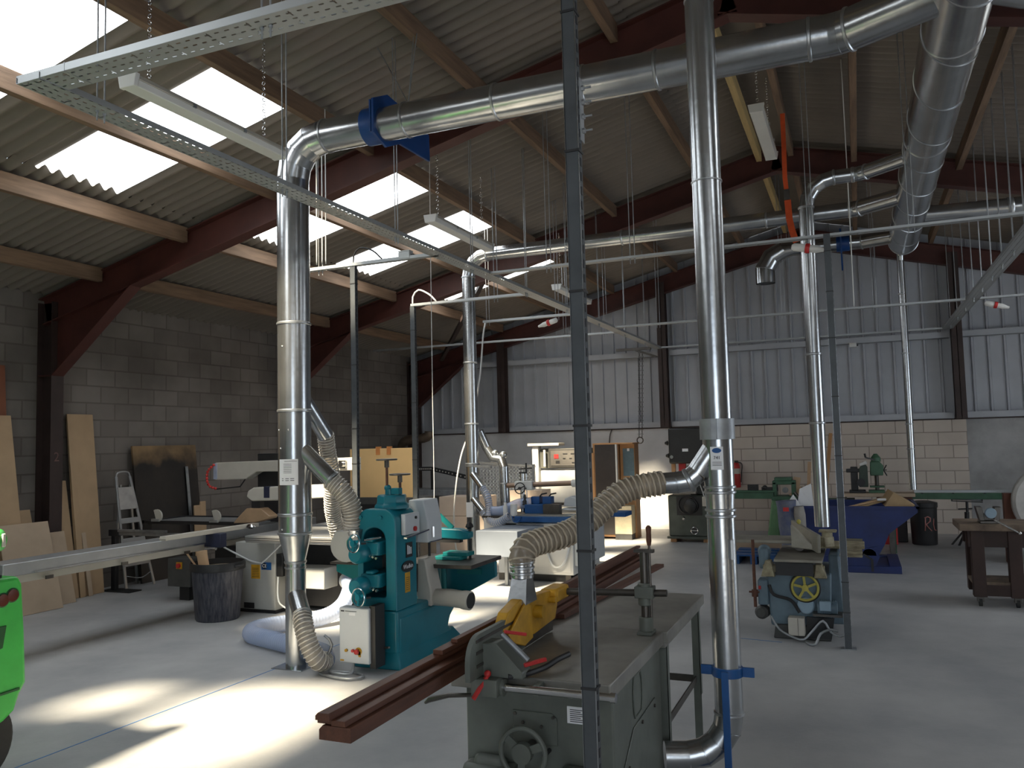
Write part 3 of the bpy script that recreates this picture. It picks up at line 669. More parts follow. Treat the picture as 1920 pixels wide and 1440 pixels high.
cable('thin cord hanging down to the lever of the teal machine', [(-4.28, 8.0, 5.03), (-4.295, 8.0, 2.5), (-4.30, 8.0, 1.2), (-4.35, 8.0, 1.08), (-4.385, 8.0, 1.03), (-4.25, 8.0, 1.025)], .004, WHITE, 'pull_cord', 'cord')
for i, dx in enumerate((0, .06, .1)):
    cable(('thin white wire hanging against the left duct', 'second thin white wire hanging behind the left duct', 'third thin white wire, farthest from the left duct')[i], [(-4.50+dx, 6.2, 4.9), (-4.50+dx, 6.2, 4.2), (-4.505+dx, 6.2, 3.45)], .005, WHITE, 'hanging_wire', 'wire')
st = thing('ratchet_strap', 'orange ratchet strap hanging from the purlin beside the strip light', 'strap', (-.60, 9.6, 4))
q = MB()
zz = [(-.61, 5.42), (-.612, 5.05), (-.617, 4.68), (-.60, 4.42), (-.592, 4.2), (-.565, 4.05), (-.53, 3.93)]
for i in range(len(zz)-1): q.bar((zz[i][0], 9.6, zz[i][1]), (zz[i+1][0], 9.6, zz[i+1][1]), .05 if i < 3 else .07, .006, (0, 1, 0))
ORG = mat('orange_webbing', (.75, .10, .02), .7, 0, .2, 12); q.build('webbing', ORG, st)
MB().box((-.635, 9.57, 4.42), (-.575, 9.63, 4.54)).build('ratchet', DSTEEL, st, bevel=.006)
# ------------------------------------------------------------------ saw bench in the foreground
def wheel(p, c, n, R, r, m, spokes=4, hub=.03, name='handwheel', sm=None, grip=True):
    u, v, d = basis(n); c = V(c); q = MB().torus(c, d, R, r, 36, 10)
    q.cyl(c-d*.012, c+d*.02, hub, seg=20)
    for k in range(spokes):
        a = 2*pi*k/spokes+.4; e = u*cos(a)+v*sin(a); q.bar(c+e*hub*.7, c+e*R, hub*.75, .01, d)
    o = q.build(name, m, p)
    if grip: MB().cyl(c+u*R*.95, c+u*R*.95-d*.06, .009, seg=12).build('grip', BLACK, o)
    return o
SB = thing('saw_bench', 'grey-green circular saw bench with a yellow guard in the foreground', 'saw bench', (-1.25, 3.55, 0))
q = MB().box((-1.555, 3.14, .02), (-.925, 3.95, .79)); q.build('cabinet', MGREY, SB, bevel=.008)
q = MB().box((-1.60, 3.09, .785), (-.92, 4.02, .85)); q.build('table', CAST, SB, bevel=.006)
q = MB().box((-1.60, 4.026, .79), (-.90, 5.04, .847)).box((-1.58, 4.05, .76), (-.92, 5.02, .79)); q.build('extension_table', CAST, SB, bevel=.005)
for x in (-.945, -1.555):
    for y in (4.12, 4.985):
        q = MB().box((x-.022, y-.022, .0), (x+.022, y-.017, .78)).box((x+.017, y-.022, .28), (x+.022, y+.022, .78)).box((x-.015, y-.014, 0), (x+.013, y+.013, .42))
        q.build('leg', MGREY, SB, bevel=.001)
MB().box((-.955, 4.1, .345), (-.948, 5.0, .385)).build('cross_rail', DSTEEL, SB); MB().box((-1.55, 4.1, .345), (-1.543, 5.0, .385)).build('cross_rail', DSTEEL, SB)
MB().box((-1.55, 4.98, .345), (-.95, 4.987, .385)).build('cross_rail', DSTEEL, SB)
MB().cyl((-1.40, 3.03, .822), (-.885, 3.03, .822), .016, seg=20).cyl((-.90, 3.03, .822), (-.88, 3.03, .822), .019, seg=20).build('fence_rail', CHROME, SB)
for x in (-1.0, -1.2): MB().box((x-.012, 3.03, .80), (x+.012, 3.1, .84)).build('rail_bracket', MGREY, SB, bevel=.002)
# rip fence on its bracket
FN = MB()
pr = [(-1.44, 2.90, .865), (-1.44, 3.46, .865), (-1.44, 3.46, 1.03)] + [(-1.44, 2.90+.10*(1-cos(a)), .93+.10*sin(a)) for a in [pi/2*(1-i/6) for i in range(7)]]
FN.prism(pr, (.022, 0, 0)); fence = FN.build('rip_fence', MGREY, SB, bevel=.002)
for z in (.905, .955, 1.0): MB().box((-1.4185, 2.96, z), (-1.415, 3.45, z+.012)).build('fence_groove', DSTEEL, fence)
MB().prism([(-1.42, 3.02, .86), (-1.25, 3.02, .86), (-1.25, 3.02, .885), (-1.36, 3.02, .99), (-1.42, 3.02, .99)], (0, .09, 0)).build('bracket', MGREY, SB, bevel=.004)
MB().box((-1.45, 2.97, .795), (-1.34, 3.09, .862)).cyl((-1.42, 3.03, .822), (-1.33, 3.03, .822), .034, seg=20).build('rail_slide', MGREY, SB, bevel=.004)
MB().cyl((-1.35, 3.06, 1.02), (-1.24, 3.06, .925), .011, seg=10).build('clamp_bar', GALVD, SB)
MB().bar((-1.34, 3.06, 1.03), (-1.27, 3.12, 1.01), .014, .012).build('red_lever', RED, SB, bevel=.002)
MB().bar((-1.25, 3.04, .91), (-1.18, 3.10, .925), .016, .014).build('red_lever', RED, SB, bevel=.002)
MB().bar((-1.385, 2.99, .875), (-1.43, 2.95, .79), .018, .012).ball((-1.385, 2.99, .88), .014).build('red_lever', RED, SB)
MB().tube([(-1.46, 3.05, .775), (-1.60, 3.07, .755), (-1.70, 3.09, .722), (-1.725, 3.10, .705)], [.008, .010, .011, .006], 8).build('long_lever', DSTEEL, SB)
# guard, riving knife, arm
gd = MB().prism([(-1.465, 3.22, .99), (-1.465, 3.28, 1.055), (-1.465, 3.42, 1.085), (-1.465, 3.62, 1.07), (-1.465, 3.88, 1.055), (-1.465, 3.90, .98), (-1.465, 3.86, .915), (-1.465, 3.58, .90), (-1.465, 3.30, .93)], (.05, 0, 0)); guard = gd.build('blade_guard', YEL, SB, bevel=.005)
MB().prism([(-1.41, 3.24, .97), (-1.41, 3.44, 1.07), (-1.41, 3.50, 1.05), (-1.41, 3.52, .90), (-1.41, 3.42, .885), (-1.41, 3.28, .93)], (.012, 0, 0)).build('hinged_front', YEL, guard, bevel=.004)
MB().cyl((-1.415, 3.60, 1.0), (-1.375, 3.60, 1.0), .03, seg=16).build('pivot_bolt', YEL, guard); MB().cyl((-1.415, 3.78, 1.02), (-1.38, 3.78, 1.02), .015, seg=12).build('pivot_bolt', YEL, guard)
MB().box((-1.45, 3.50, .86), (-1.43, 3.86, .91)).build('saw_blade', DSTEEL, SB)
q = MB(); a = [(-1.485, 3.43, 1.06), (-1.395, 3.43, 1.06), (-1.395, 3.57, 1.06), (-1.485, 3.57, 1.06)]
b = [(-1.437+.05*cos(t), 3.50+.05*sin(t), 1.18) for t in (-2.36, -.785, .785, 2.36)]
q.add(a+b, [(0, 1, 5, 4), (1, 2, 6, 5), (2, 3, 7, 6), (3, 0, 4, 7)]); q.build('hood_spout', GALV, SB, smooth=False)
MB().cyl((-1.437, 3.5, 1.17), (-1.437, 3.5, 1.25), .052, seg=28, cap=False).build('spout_collar', GALV, SB)
for z in (1.19, 1.215, 1.24): jring(SB, (-1.437, 3.5, z), (0, 0, 1), .052, .008, .005)
MB().cyl((-1.42, 3.95, 1.03), (-.88, 3.95, 1.045), .017, seg=18).build('guard_arm', DSTEEL, SB)
MB().box((-1.47, 3.80, 1.0), (-1.38, 3.98, 1.065)).build('arm_knuckle', YEL, SB, bevel=.012)
MB().cyl((-.985, 3.95, .85), (-.985, 3.95, 1.24), .021, seg=20).build('guard_post', DSTEEL, SB)
MB().box((-1.02, 3.90, .85), (-.95, 4.0, .865)).cyl((-.985, 3.95, .86), (-.985, 3.95, .93), .034, seg=20).build('post_foot', MGREY, SB, bevel=.003)
MB().box((-1.03, 3.915, 1.02), (-.94, 3.985, 1.075)).cyl((-.985, 3.95, .985), (-.985, 3.95, 1.09), .034, seg=20).build('clamp_block', MGREY, SB, bevel=.004)
MB().cyl((-.955, 3.94, .93), (-.955, 3.94, 1.28), .006, seg=10).box((-1.03, 3.93, 1.235), (-.935, 3.965, 1.25)).build('height_screw', DSTEEL, SB)
MB().lathe([(.009, 0), (.013, .02), (.012, .06), (.014, .085), (.006, .095)], (-.955, 3.94, 1.27), (0, 0, 1), 16).build('wooden_handle', HARDWOOD, SB)
wheel(SB, (-1.26, 3.03, .58), (0, -1, 0), .092, .010, MGREY, 3, .04)
MB().cyl((-1.26, 3.03, .58), (-1.26, 3.14, .58), .018, seg=14).build('wheel_shaft', DSTEEL, SB)
q = MB().prism([(-1.345, 3.134, .58), (-1.155, 3.134, .58), (-1.155, 3.134, .685), (-1.175, 3.134, .705), (-1.345, 3.134, .705)], (0, .008, 0)); q.build('hatch', MGREY, SB, bevel=.004)
for x, z in ((-1.333, .692), (-1.17, .69), (-1.22, .65), (-1.30, .66)): MB().cyl((x, 3.128, z), (x, 3.136, z), .007, seg=8).build('bolt', DSTEEL, SB)
wp = MB().box((-1.112, 3.136, .675), (-1.025, 3.1405, .74)).build('warning_plate', PAPER, SB)
for k in range(7): MB().box((-1.10, 3.1345, .682+k*.0075), (-1.04-.008*(k % 3), 3.136, .6845+k*.0075)).build('print_line', INK, wp)
MB().box((-1.54, 3.05, .02), (-1.30, 3.14, .50)).cyl((-1.50, 3.10, .50), (-1.36, 3.10, .50), .03, seg=14).build('motor_cover', MGREY, SB, bevel=.02)
MB().box((-1.13, 3.07, .02), (-.99, 3.14, .52)).build('dust_cover', MGREY, SB, bevel=.02)
q = MB().tube([V((-.921, 3.505+.075*cos(t), .70+.085*max(-1, min(1, 1.4*sin(t))))) for t in [2*pi*i/24 for i in range(24)]], .004, 6, False, True); q.build('cover_outline', MGREY, SB)
MB().prism([(-.925, 3.26, .03), (-.925, 3.26, .48), (-.925, 3.42, .585), (-.925, 3.80, .60), (-.925, 3.86, .56), (-.925, 3.86, .03)], (.006, 0, 0)).build('side_door', MGREY, SB, bevel=.003)
for y, z in ((3.32, .46), (3.55, .57), (3.78, .57)): MB().cyl((-.92, y, z), (-.912, y, z), .008, seg=8).build('bolt', DSTEEL, SB)
ps = single('push_stick', MB().tube(spline([(-1.31, 3.02, .866), (-1.26, 3.06, .868), (-1.215, 3.17, .872), (-1.19, 3.24, .885), (-1.165, 3.33, .89)], .02), [.011]*40 and .012, 8), BLACK, 'black wavy push handle lying on the saw table', 'push stick')

# ------------------------------------------------------------------ red-brown timbers stacked along the saw bench
def timber(label, x0, x1, z0, z1, y0, y1, skew=0, cut=0):
    q = MB(); pr = [(x0, y0, z0), (x1, y0, z0), (x1, y0, z1-cut*.4), (x1-cut*.3, y0, z1), (x0+cut, y0, z1), (x0, y0, z1-cut)] if cut else [(x0, y0, z0), (x1, y0, z0), (x1, y0, z1), (x0, y0, z1)]
    q.prism(pr, (skew, y1-y0, 0)); return single('timber_board', q, HARDWOOD, label, 'timber', 'red-brown hardwood timbers on the saw bench', bevel=.0015, smooth=False)
timber('thick bottom timber of the stack with the broad sawn end', -1.635, -1.515, .851, .897, 2.24, 6.1, 0, .014)
timber('thin board lying on the thick bottom timber, on its outer side', -1.648, -1.592, .898, .913, 2.25, 6.2)
timber('moulded strip on the thick timber, on the side next to the fence', -1.588, -1.535, .898, .916, 2.24, 6.25, 0, .006)
timber('topmost long moulding whose end has a slanted nose', -1.642, -1.588, .914, .938, 2.23, 6.3, 0, .010)
timber('short-ended upper board starting beside the fence', -1.62, -1.575, .939, .958, 2.98, 6.15)
timber('highest narrow batten starting beside the fence', -1.60, -1.57, .959, .975, 3.10, 6.2)
timber('loose timber angled across the far end of the saw bench', -1.53, -1.47, .849, .873, 4.15, 6.0, .12)

# ------------------------------------------------------------------ teal tenoner
T = thing('tenoning_machine', 'tall teal cast-iron woodworking machine with handwheels in the sunlight', 'machine', (-3.6, 6.0, 0))
def rpoly(x0, x1, z0, z1, r, y, n=5, low=0):
    out = []
    for cx, cz, a0 in ((x1-r, z1-r, 0), (x0+r, z1-r, pi/2)):
        out += [V((cx+r*cos(a0+pi/2*i/n), y, cz+r*sin(a0+pi/2*i/n))) for i in range(n+1)]
    if low: 
        for cx, cz, a0 in ((x0+low, z0+low, pi), (x1-low, z0+low, 1.5*pi)):
            out += [V((cx+low*cos(a0+pi/2*i/n), y, cz+low*sin(a0+pi/2*i/n))) for i in range(n+1)]
    else: out += [V((x0, y, z0))]*(n+1) + [V((x1, y, z0))]*(n+1)
    return out
# front frame with its arched opening
o_ = rpoly(-3.83, -3.47, .46, 1.27, .11, 5.79, 6); i_ = rpoly(-3.775, -3.565, .56, 1.115, .10, 5.79, 6, .03)
q = MB(); n = len(o_); d = V((0, .34, 0))
q.add(o_+i_+[p+d for p in o_]+[p+d for p in i_], [(k, (k+1) % n, n+(k+1) % n, n+k) for k in range(n)]+[(2*n+k, 3*n+k, 3*n+(k+1) % n, 2*n+(k+1) % n) for k in range(n)]+[(k, 2*n+k, 2*n+(k+1) % n, (k+1) % n) for k in range(n)]+[(n+k, n+(k+1) % n, 3*n+(k+1) % n, 3*n+k) for k in range(n)])
fr = q.build('frame', TEAL, T, sharp=40, bevel=.012, seg=3)
MB().box((-3.79, 6.08, .5), (-3.55, 6.12, 1.2)).build('back_plate', DSTEEL, T)
q = MB().prism([(-3.83, 5.80, .455), (-3.472, 5.80, .455), (-3.472, 6.35, .455), (-3.83, 6.35, .455)], (0, 0, -.34))
q.prism([(-3.465, 5.83, .40), (-3.465, 6.75, .40), (-3.465, 6.90, .36), (-3.465, 6.72, .24), (-3.465, 6.68, .17), (-3.465, 6.78, .10), (-3.465, 5.83, .10)], (-.34, 0, 0))
q.build('pedestal', TEAL, T, bevel=.02, seg=3)
q = MB(); vs = [(-3.87, 5.77, 0), (-3.43, 5.77, 0), (-3.43, 6.88, 0), (-3.87, 6.88, 0), (-3.87, 5.77, .03), (-3.43, 5.77, .03), (-3.43, 6.88, .03), (-3.87, 6.88, .03), (-3.82, 5.81, .14), (-3.475, 5.81, .14), (-3.475, 6.78, .14), (-3.82, 6.78, .14)]
q.add(vs, [(0, 3, 2, 1), (0, 1, 5, 4), (1, 2, 6, 5), (2, 3, 7, 6), (3, 0, 4, 7), (4, 5, 9, 8), (5, 6, 10, 9), (6, 7, 11, 10), (7, 4, 8, 11), (8, 9, 10, 11)]); q.build('foot', TEAL, T, bevel=.012)
MB().lathe([(.15, 0), (.145, .03), (.13, .045), (.125, .06), (.125, .10), (.115, .115)], (-3.60, 5.96, 1.26), (0, 0, 1), 8).build('top_cap', TEAL, T, bevel=.006)
MB().cyl((-3.60, 5.93, 1.37), (-3.60, 5.93, 1.42), .04, seg=20).box((-3.57, 5.9, 1.38), (-3.50, 5.96, 1.43)).ball((-3.62, 5.93, 1.43), .03).build('gear_housing', TEAL, T)
for nm, x, y, z in (('upper', -3.62, 5.92, 1.66), ('lower', -3.52, 5.96, 1.535)):
    MB().cyl((x, y, 1.36), (x, y, z), .011, seg=12).build('screw_shaft', HARDWOOD, T)
    w_ = MB().torus((x, y, z+.005), (0, 0, 1), .082, .007, 36, 8); w_.cyl((x, y, z-.06), (x, y, z+.004), .02, seg=16)
    for k in range(3): a = k*2.094+.3; w_.bar((x, y, z), (x+.08*cos(a), y+.08*sin(a), z+.004), .014, .006)
    w_.build('top_handwheel', DSTEEL, T)
for x in (-3.79, -3.60): MB().cyl((x, 5.795, 1.20), (x, 5.772, 1.20), .016, seg=6).build('bolt', TEAL, T)
# cutter heads in the opening
for z in (.955, .70):
    MB().box((-3.76, 5.72, z-.055), (-3.585, 6.05, z+.055)).box((-3.70, 5.70, z+.055), (-3.63, 5.80, z+.085)).build('head_slide', TEAL, T, bevel=.012)
    MB().lathe([(.055, 0), (.075, .03), (.078, .20), (.06, .23)], (-3.735, 5.60, z-.035), (0, 1, 0), 28).build('motor', TEAL, T)
    for k in range(3): MB().cyl((-3.66+.03*k, 5.70, z-.05-.01*k), (-3.66+.03*k, 5.72, z-.05-.01*k), .011, seg=6).build('bolt', CHROME, T)
MB().cyl((-3.68, 5.66, 1.03), (-3.58, 5.75, 1.045), .007, seg=8).build('spindle', CHROME, T)
for z, x, y in ((1.02, -3.70, 5.545), (.60, -3.67, 5.56)): wheel(T, (x, y, z), (-.25, -1, .05), .068, .008, BLUE if False else TEAL, 3, .026)
for z, x, y in ((1.02, -3.70, 5.545), (.60, -3.67, 5.56)): MB().torus((x-.002, y-.008, z), (-.25, -1, .05), .070, .0045, 36, 6).build('bright_rim', CHROME, T)
# galvanised dust hood on the left
q = MB().prism([(-4.02, 5.75, 1.09), (-3.80, 5.75, 1.09), (-3.79, 5.75, .86)]+[(-3.92+.15*cos(a), 5.75, .965+.13*sin(a)) for a in [-1.2-.32*i for i in range(8)]], (0, .2, 0)); q.build('dust_hood', mat('dull_silver_sheet', (.46, .46, .44), .55, .3, .1, 4), T, bevel=.008)
MB().cyl((-3.86, 5.83, 1.05), (-3.85, 5.81, 1.12), .082, seg=30).build('hood_spigot', GALV, T)
# white electrical cabinet with push buttons
q = MB().box((-3.865, 5.57, .085), (-3.59, 5.665, .515)); cbx = q.build('electrical_cabinet', GREYC, T, bevel=.012, seg=3); cbx['label'] = 'white electrical cabinet with coloured buttons'
MB().box((-3.60, 5.60, .05), (-3.55, 5.74, .53)).build('mounting_plate', BLACK, T)
for x, z, r_, m_ in ((-3.795, .185, .012, YEL), (-3.735, .185, .012, RED)): MB().cyl((x, 5.57, z), (x, 5.555, z), r_, seg=16).build('push_button', m_, cbx)
MB().cyl((-3.685, 5.57, .183), (-3.685, 5.566, .183), .03, seg=20).box((-3.685, 5.566, .14), (-3.665, 5.57, .183)).build('yellow_backplate', YEL, cbx); MB().lathe([(.012, 0), (.012, .012), (.020, .014), (.019, .028), (.01, .034)], (-3.69, 5.566, .183), (0, -1, 0), 20).build('emergency_stop', RED, cbx)
MB().box((-3.77, 5.568, .455), (-3.71, 5.5695, .477)).build('paper_strip', PAPER, cbx)
MB().box((-3.845, 5.568, .482), (-3.815, 5.5695, .492)).build('print_line', INK, cbx); MB().box((-3.805, 5.568, .485), (-3.70, 5.5695, .489)).build('print_line', INK, cbx)
MB().box((-3.855, 5.568, .10), (-3.82, 5.5695, .112)).build('hazard_sticker', YEL, cbx)
# right-hand face: panel, plates, stickers
q = MB().box((-3.47, 5.88, 1.05), (-3.43, 6.12, 1.22)); sp = q.build('switch_panel', GREYC, T, bevel=.006)
MB().cyl((-3.43, 6.03, 1.09), (-3.415, 6.03, 1.09), .02, seg=18).build('red_button', RED, sp); MB().cyl((-3.43, 6.05, 1.18), (-3.42, 6.05, 1.18), .012, seg=14).build('selector', BLACK, sp)
MB().bar((-3.42, 5.86, 1.03), (-3.42, 6.24, 1.06), .03, .012).build('shelf_edge', CHROME, T)
q = MB().box((-3.4695, 5.95, .86), (-3.463, 6.05, .98)); pl = q.build('name_plate', BLACK, T); 
for k in range(3): MB().box((-3.463, 5.965+.025*k, .885), (-3.462, 5.98+.025*k, .96-.01*k)).build('print_line', PAPER, pl)
q = MB().lathe([(.05, 0), (.05, .008)], (-3.468, 5.97, .79), (1, 0, 0), 28)
for v_ in q.v: v_.y = 5.97+(v_.y-5.97)*1.9; v_.z = .79+(v_.z-.79)*.9
bd = q.build('oval_badge', BLACK, T); text('lettering', 'Wadkin', .05, (-3.4588, 5.97, .79), (0, 1, 0), (0, 0, 1), PAPER, bd)
q = MB().box((-3.4695, 5.93, .58), (-3.4665, 6.01, .74)); ys = q.build('yellow_sticker', YEL, T)
for k in range(7): MB().box((-3.4665, 5.94, .60+.016*k), (-3.466, 6.0, .604+.016*k)).build('print_line', INK, ys)
# guard box, chimney and clamp arm behind
MB().prism([(-3.62, 6.22, .95), (-3.41, 6.22, .95), (-3.41, 6.22, 1.12), (-3.45, 6.22, 1.31), (-3.59, 6.22, 1.31), (-3.62, 6.22, 1.1)], (0, .26, 0)).build('guard_box', GREYC, T, bevel=.008)
MB().cyl((-3.40, 6.30, .99), (-3.40, 6.30, 1.08), .01, seg=8).box((-3.41, 6.24, .95), (-3.395, 6.45, .96)).build('hinge', CHROME, T)
MB().prism([(-3.72, 6.85, .91), (-3.40, 6.85, .90), (-3.325, 6.85, .91), (-3.32, 6.85, .97), (-3.42, 6.85, 1.0), (-3.62, 6.85, 1.005), (-3.72, 6.85, 1.0)], (0, .09, 0)).build('clamp_arm', TEAL, T, bevel=.014)
MB().bar((-3.52, 6.9, 1.0), (-3.66, 6.9, 1.12), .04, .03, (0, 1, 0)).build('arm_brace', TEALD, T)
MB().box((-3.74, 6.86, .872), (-3.43, 6.93, .90)).build('clamp_pad', BLACK, T)
MB().cyl((-3.345, 6.9, .70), (-3.345, 6.9, 1.03), .012, seg=10).lathe([(.02, 0), (.04, .015), (.03, .04), (.012, .06)], (-3.345, 6.9, 1.0), (0, 0, 1), 12).build('clamp_screw', BLACK, T)
MB().cyl((-3.55, 6.5, .70), (-3.55, 6.5, .95), .012, seg=10).lathe([(.03, 0), (.02, .04)], (-3.55, 6.5, .72), (0, 0, 1), 12).build('clamp_screw', BLACK, T)
MB().box((-3.85, 6.45, .70), (-3.12, 7.1, .735)).build('sliding_table', DSTEEL, T, bevel=.004)
MB().box((-3.62, 6.7, .735), (-3.35, 6.85, .765)).box((-3.55, 6.75, .765), (-3.30, 6.9, .80)).build('work_stop', TEALD, T, bevel=.005)
MB().prism([(-3.75, 6.95, .70), (-3.12, 6.95, .70), (-3.12, 6.95, .56), (-3.42, 6.95, .40), (-3.75, 6.95, .40)], (0, .05, 0)).box((-3.7, 6.80, .30), (-3.4, 6.95, .42)).build('table_bracket', TEAL, T, bevel=.006)
MB().cyl((-3.60, 6.85, .42), (-3.60, 6.85, .70), .03, seg=18).build('table_column', TEALD, T)
MB().box((-3.5, 6.93, .58), (-3.25, 6.95, .63)).build('table_gib', TEALD, T)
MB().prism([(-3.57, 6.32, .80), (-3.50, 6.32, .80), (-3.46, 6.32, .60), (-3.44, 6.32, .52), (-3.44, 6.32, .40), (-3.58, 6.32, .40)], (0, .2, 0)).build('dust_cowl', BEIGE, T, bevel=.012)
MB().tube([(-3.52, 6.42, .46), (-3.30, 6.40, .465), (-3.13, 6.38, .455)], [.07, .075, .072], 28).lathe([(.078, 0), (.08, .02), (.08, .07), (.074, .075)], (-3.17, 6.385, .457), (1, -.1, -.05), 30).build('dust_outlet', BEIGE, T, sharp=30)
MB().cyl((-3.135, 6.38, .456), (-3.09, 6.375, .454), .066, seg=30).build('bore_shade', BLACK, T)  # solid black plug paints the darkness inside the outlet
MB().prism([(-4.13, 5.92, .80), (-3.86, 5.92, .80), (-3.86, 5.92, .63), (-4.13, 5.92, .73)], (0, .16, 0)).build('infeed_bracket', TEALD, T, bevel=.006)
MB().box((-4.15, 5.86, .80), (-3.85, 6.12, .818)).box((-4.1, 5.95, .818), (-3.98, 6.02, .85)).build('infeed_table', DSTEEL, T, bevel=.003)
MB().bar((-3.62, 5.75, .175), (-3.50, 5.72, .19), .02, .014).build('foot_lever', DSTEEL, T)
cable('coil of grey cable lying on the floor under the white electrical cabinet', [(-3.97, 5.52, .3), (-3.92, 5.55, .22), (-4.0, 5.5, .03), (-3.86, 5.42, .02), (-3.66, 5.40, .02), (-3.60, 5.50, .02), (-3.72, 5.56, .02), (-3.9, 5.52, .025), (-3.85, 5.46, .035), (-3.70, 5.48, .035), (-3.75, 5.6, .09)], .011, GALVD)

# ------------------------------------------------------------------ sliding-table panel saw
K = thing('panel_saw', 'grey sliding-table panel saw with an overhead beige boom behind the left duct', 'panel saw', (-5.9, 8, 0))
SAWG = mat('saw_grey', (.38, .385, .37), .5, 0, .08, 4)
MB().box((-6.42, 7.30, .04), (-5.88, 8.6, .76)).build('cabinet', SAWG, K, bevel=.01); MB().box((-6.40, 7.33, 0), (-5.9, 8.58, .04)).build('plinth', BLACK, K)
MB().box((-6.30, 7.297, .05), (-6.16, 7.30, .11)).build('floor_slot', BLACK, K)
MB().box((-6.10, 7.08, .80), (-4.85, 9.2, .86)).box((-6.10, 7.09, .785), (-4.85, 7.12, .80)).build('table', ALU, K, bevel=.004)
for z in (.812, .832): MB().box((-6.10, 7.075, z), (-4.85, 7.081, z+.006)).build('table_groove', DSTEEL, K)
MB().box((-5.85, 7.6, .05), (-5.2, 9.0, .785)).build('inner_housing', BLACK, K); MB().box((-5.75, 7.35, .28), (-5.28, 7.6, .5)).build('dust_drawer', SAWG, K, bevel=.008)
MB().cyl((-5.1, 7.62, .36), (-5.08, 7.46, .36), .085, seg=24).build('dust_spigot', GALVD, K)
MB().box((-5.88, 7.32, .40), (-5.80, 7.5, .64)).build('switch_box', BLACK, K, bevel=.005)
stk = MB().box((-6.20, 7.297, .37), (-6.08, 7.30, .52)).build('yellow_sticker', YEL, K)
for k in range(6): MB().box((-6.185, 7.2955, .39+.018*k), (-6.095, 7.297, .395+.018*k)).build('print_line', INK, stk)
ce = MB().box((-6.06, 7.297, .47), (-5.93, 7.30, .55)).build('blue_badge', BLUE, K); MB().cyl((-6.02, 7.2965, .51), (-6.02, 7.297, .51), .034, seg=20).build('dark_disc', BLACK, ce); text('lettering', 'CE', .05, (-6.02, 7.2955, .51), (1, 0, 0), (0, 0, 1), PAPER, ce)
q = MB().box((-6.86, 4.72, .765), (-6.58, 9.0, .875)); bm_ = q.build('sliding_beam', ALU, K, bevel=.008)
MB().box((-6.84, 4.75, .70), (-6.60, 9.0, .765)).build('lower_beam', BEIGE, K, bevel=.004)
MB().box((-6.575, 5.0, .77), (-6.568, 8.9, .785)).build('bright_strip', CHROME, K)
for y in (5.1, 5.9, 6.7): MB().box((-6.57, y, .70), (-6.555, y+.07, .73)).build('beam_bolt', DSTEEL, K)
MB().box((-6.8, 7.4, .3), (-6.45, 8.4, .70)).build('beam_support', BLACK, K)
MB().box((-6.55, 6.35, .88), (-6.47, 7.75, .925)).box((-6.55, 6.34, .895), (-6.465, 6.36, .91)).build('crosscut_fence', MDFL if False else BEIGE, K, bevel=.003)
MB().box((-6.60, 7.02, .73), (-6.38, 7.12, .88)).build('stop_block', mat('navy_plastic', (.02, .025, .06), .5), K, bevel=.006)
MB().cyl((-6.56, 7.0, .725), (-6.42, 7.0, .725), .018, seg=14).build('locking_handle', CHROME, K)
MB().lathe([(.02, 0), (.06, .02), (.03, .05)], (-6.42, 7.55, .88), (0, 0, 1), 16).build('fence_clamp', CHROME, K)
# outrigger frame with its leg
MB().box((-8.55, 8.0, .86), (-6.75, 8.03, .90)).box((-8.55, 8.7, .86), (-6.75, 8.73, .90)).box((-8.55, 8.0, .86), (-8.52, 8.73, .90)).build('outrigger_rail', BLACK, K)
MB().box((-8.5, 8.04, .87), (-6.8, 8.7, .885)).build('outrigger_plate', ALU, K)
MB().box((-9.0, 7.95, .71), (-6.9, 8.0, .75)).box((-8.9, 7.93, .755), (-8.1, 7.98, .785)).build('outrigger_bar', GALVD, K)
MB().box((-9.02, 7.94, 0), (-8.95, 8.0, .74)).box((-9.1, 7.85, 0), (-8.6, 8.05, .015)).box((-9.06, 7.93, .7), (-8.9, 8.01, .78)).build('outrigger_leg', BLACK, K, bevel=.003)
MB().box((-8.5, 7.96, .74), (-8.45, 8.06, .86)).box((-7.0, 7.96, .74), (-6.95, 8.06, .86)).build('outrigger_bracket', BLACK, K)
for x in (-8.30, -7.35):
    pr = [(x, 7.99, .90)]+[(x+.09*cos(a), 7.99, .96+.085*sin(a)) for a in [-.9+.3*i for i in range(11)]]
    MB().prism(pr, (0, .02, 0)).build('flip_stop', BEIGE, K); MB().box((x-.08, 7.98, .89), (x+.05, 8.02, .925)).build('stop_clamp', ALU, K, bevel=.004)
# overhead guard boom
q = MB().prism([(-7.54, 8.2, 1.62), (-5.45, 8.2, 1.655), (-5.45, 8.2, 1.50), (-6.88, 8.2, 1.50), (-7.05, 8.2, 1.41), (-7.54, 8.2, 1.40)], (0, .14, 0)); q.build('boom', BEIGE, K, bevel=.01)
MB().box((-7.555, 8.19, 1.41), (-7.50, 8.34, 1.61)).build('boom_end', mat('pale_blue_plastic', (.45, .52, .68), .5), K, bevel=.004)
q = MB(); hp = spline([(-7.52, 8.17, 1.60), (-7.60, 8.15, 1.52), (-7.62, 8.15, 1.42), (-7.58, 8.15, 1.33), (-7.47, 8.16, 1.29)], .008); q.tube(hp, [.014+.006*sin(i*1.3) for i in range(len(hp))], 10); q.build('red_coiled_hose', mat('red_hose', (.75, .06, .05), .4, 0, .5, 20), K)
MB().tube([(-7.47, 8.16, 1.29), (-7.10, 8.16, 1.32), (-7.02, 8.16, 1.41)], .008, 8).build('boom_cable', BLACK, K)
MB().box((-7.00, 8.36, .86), (-6.35, 8.6, 1.72)).build('column', BLACK, K, bevel=.01)
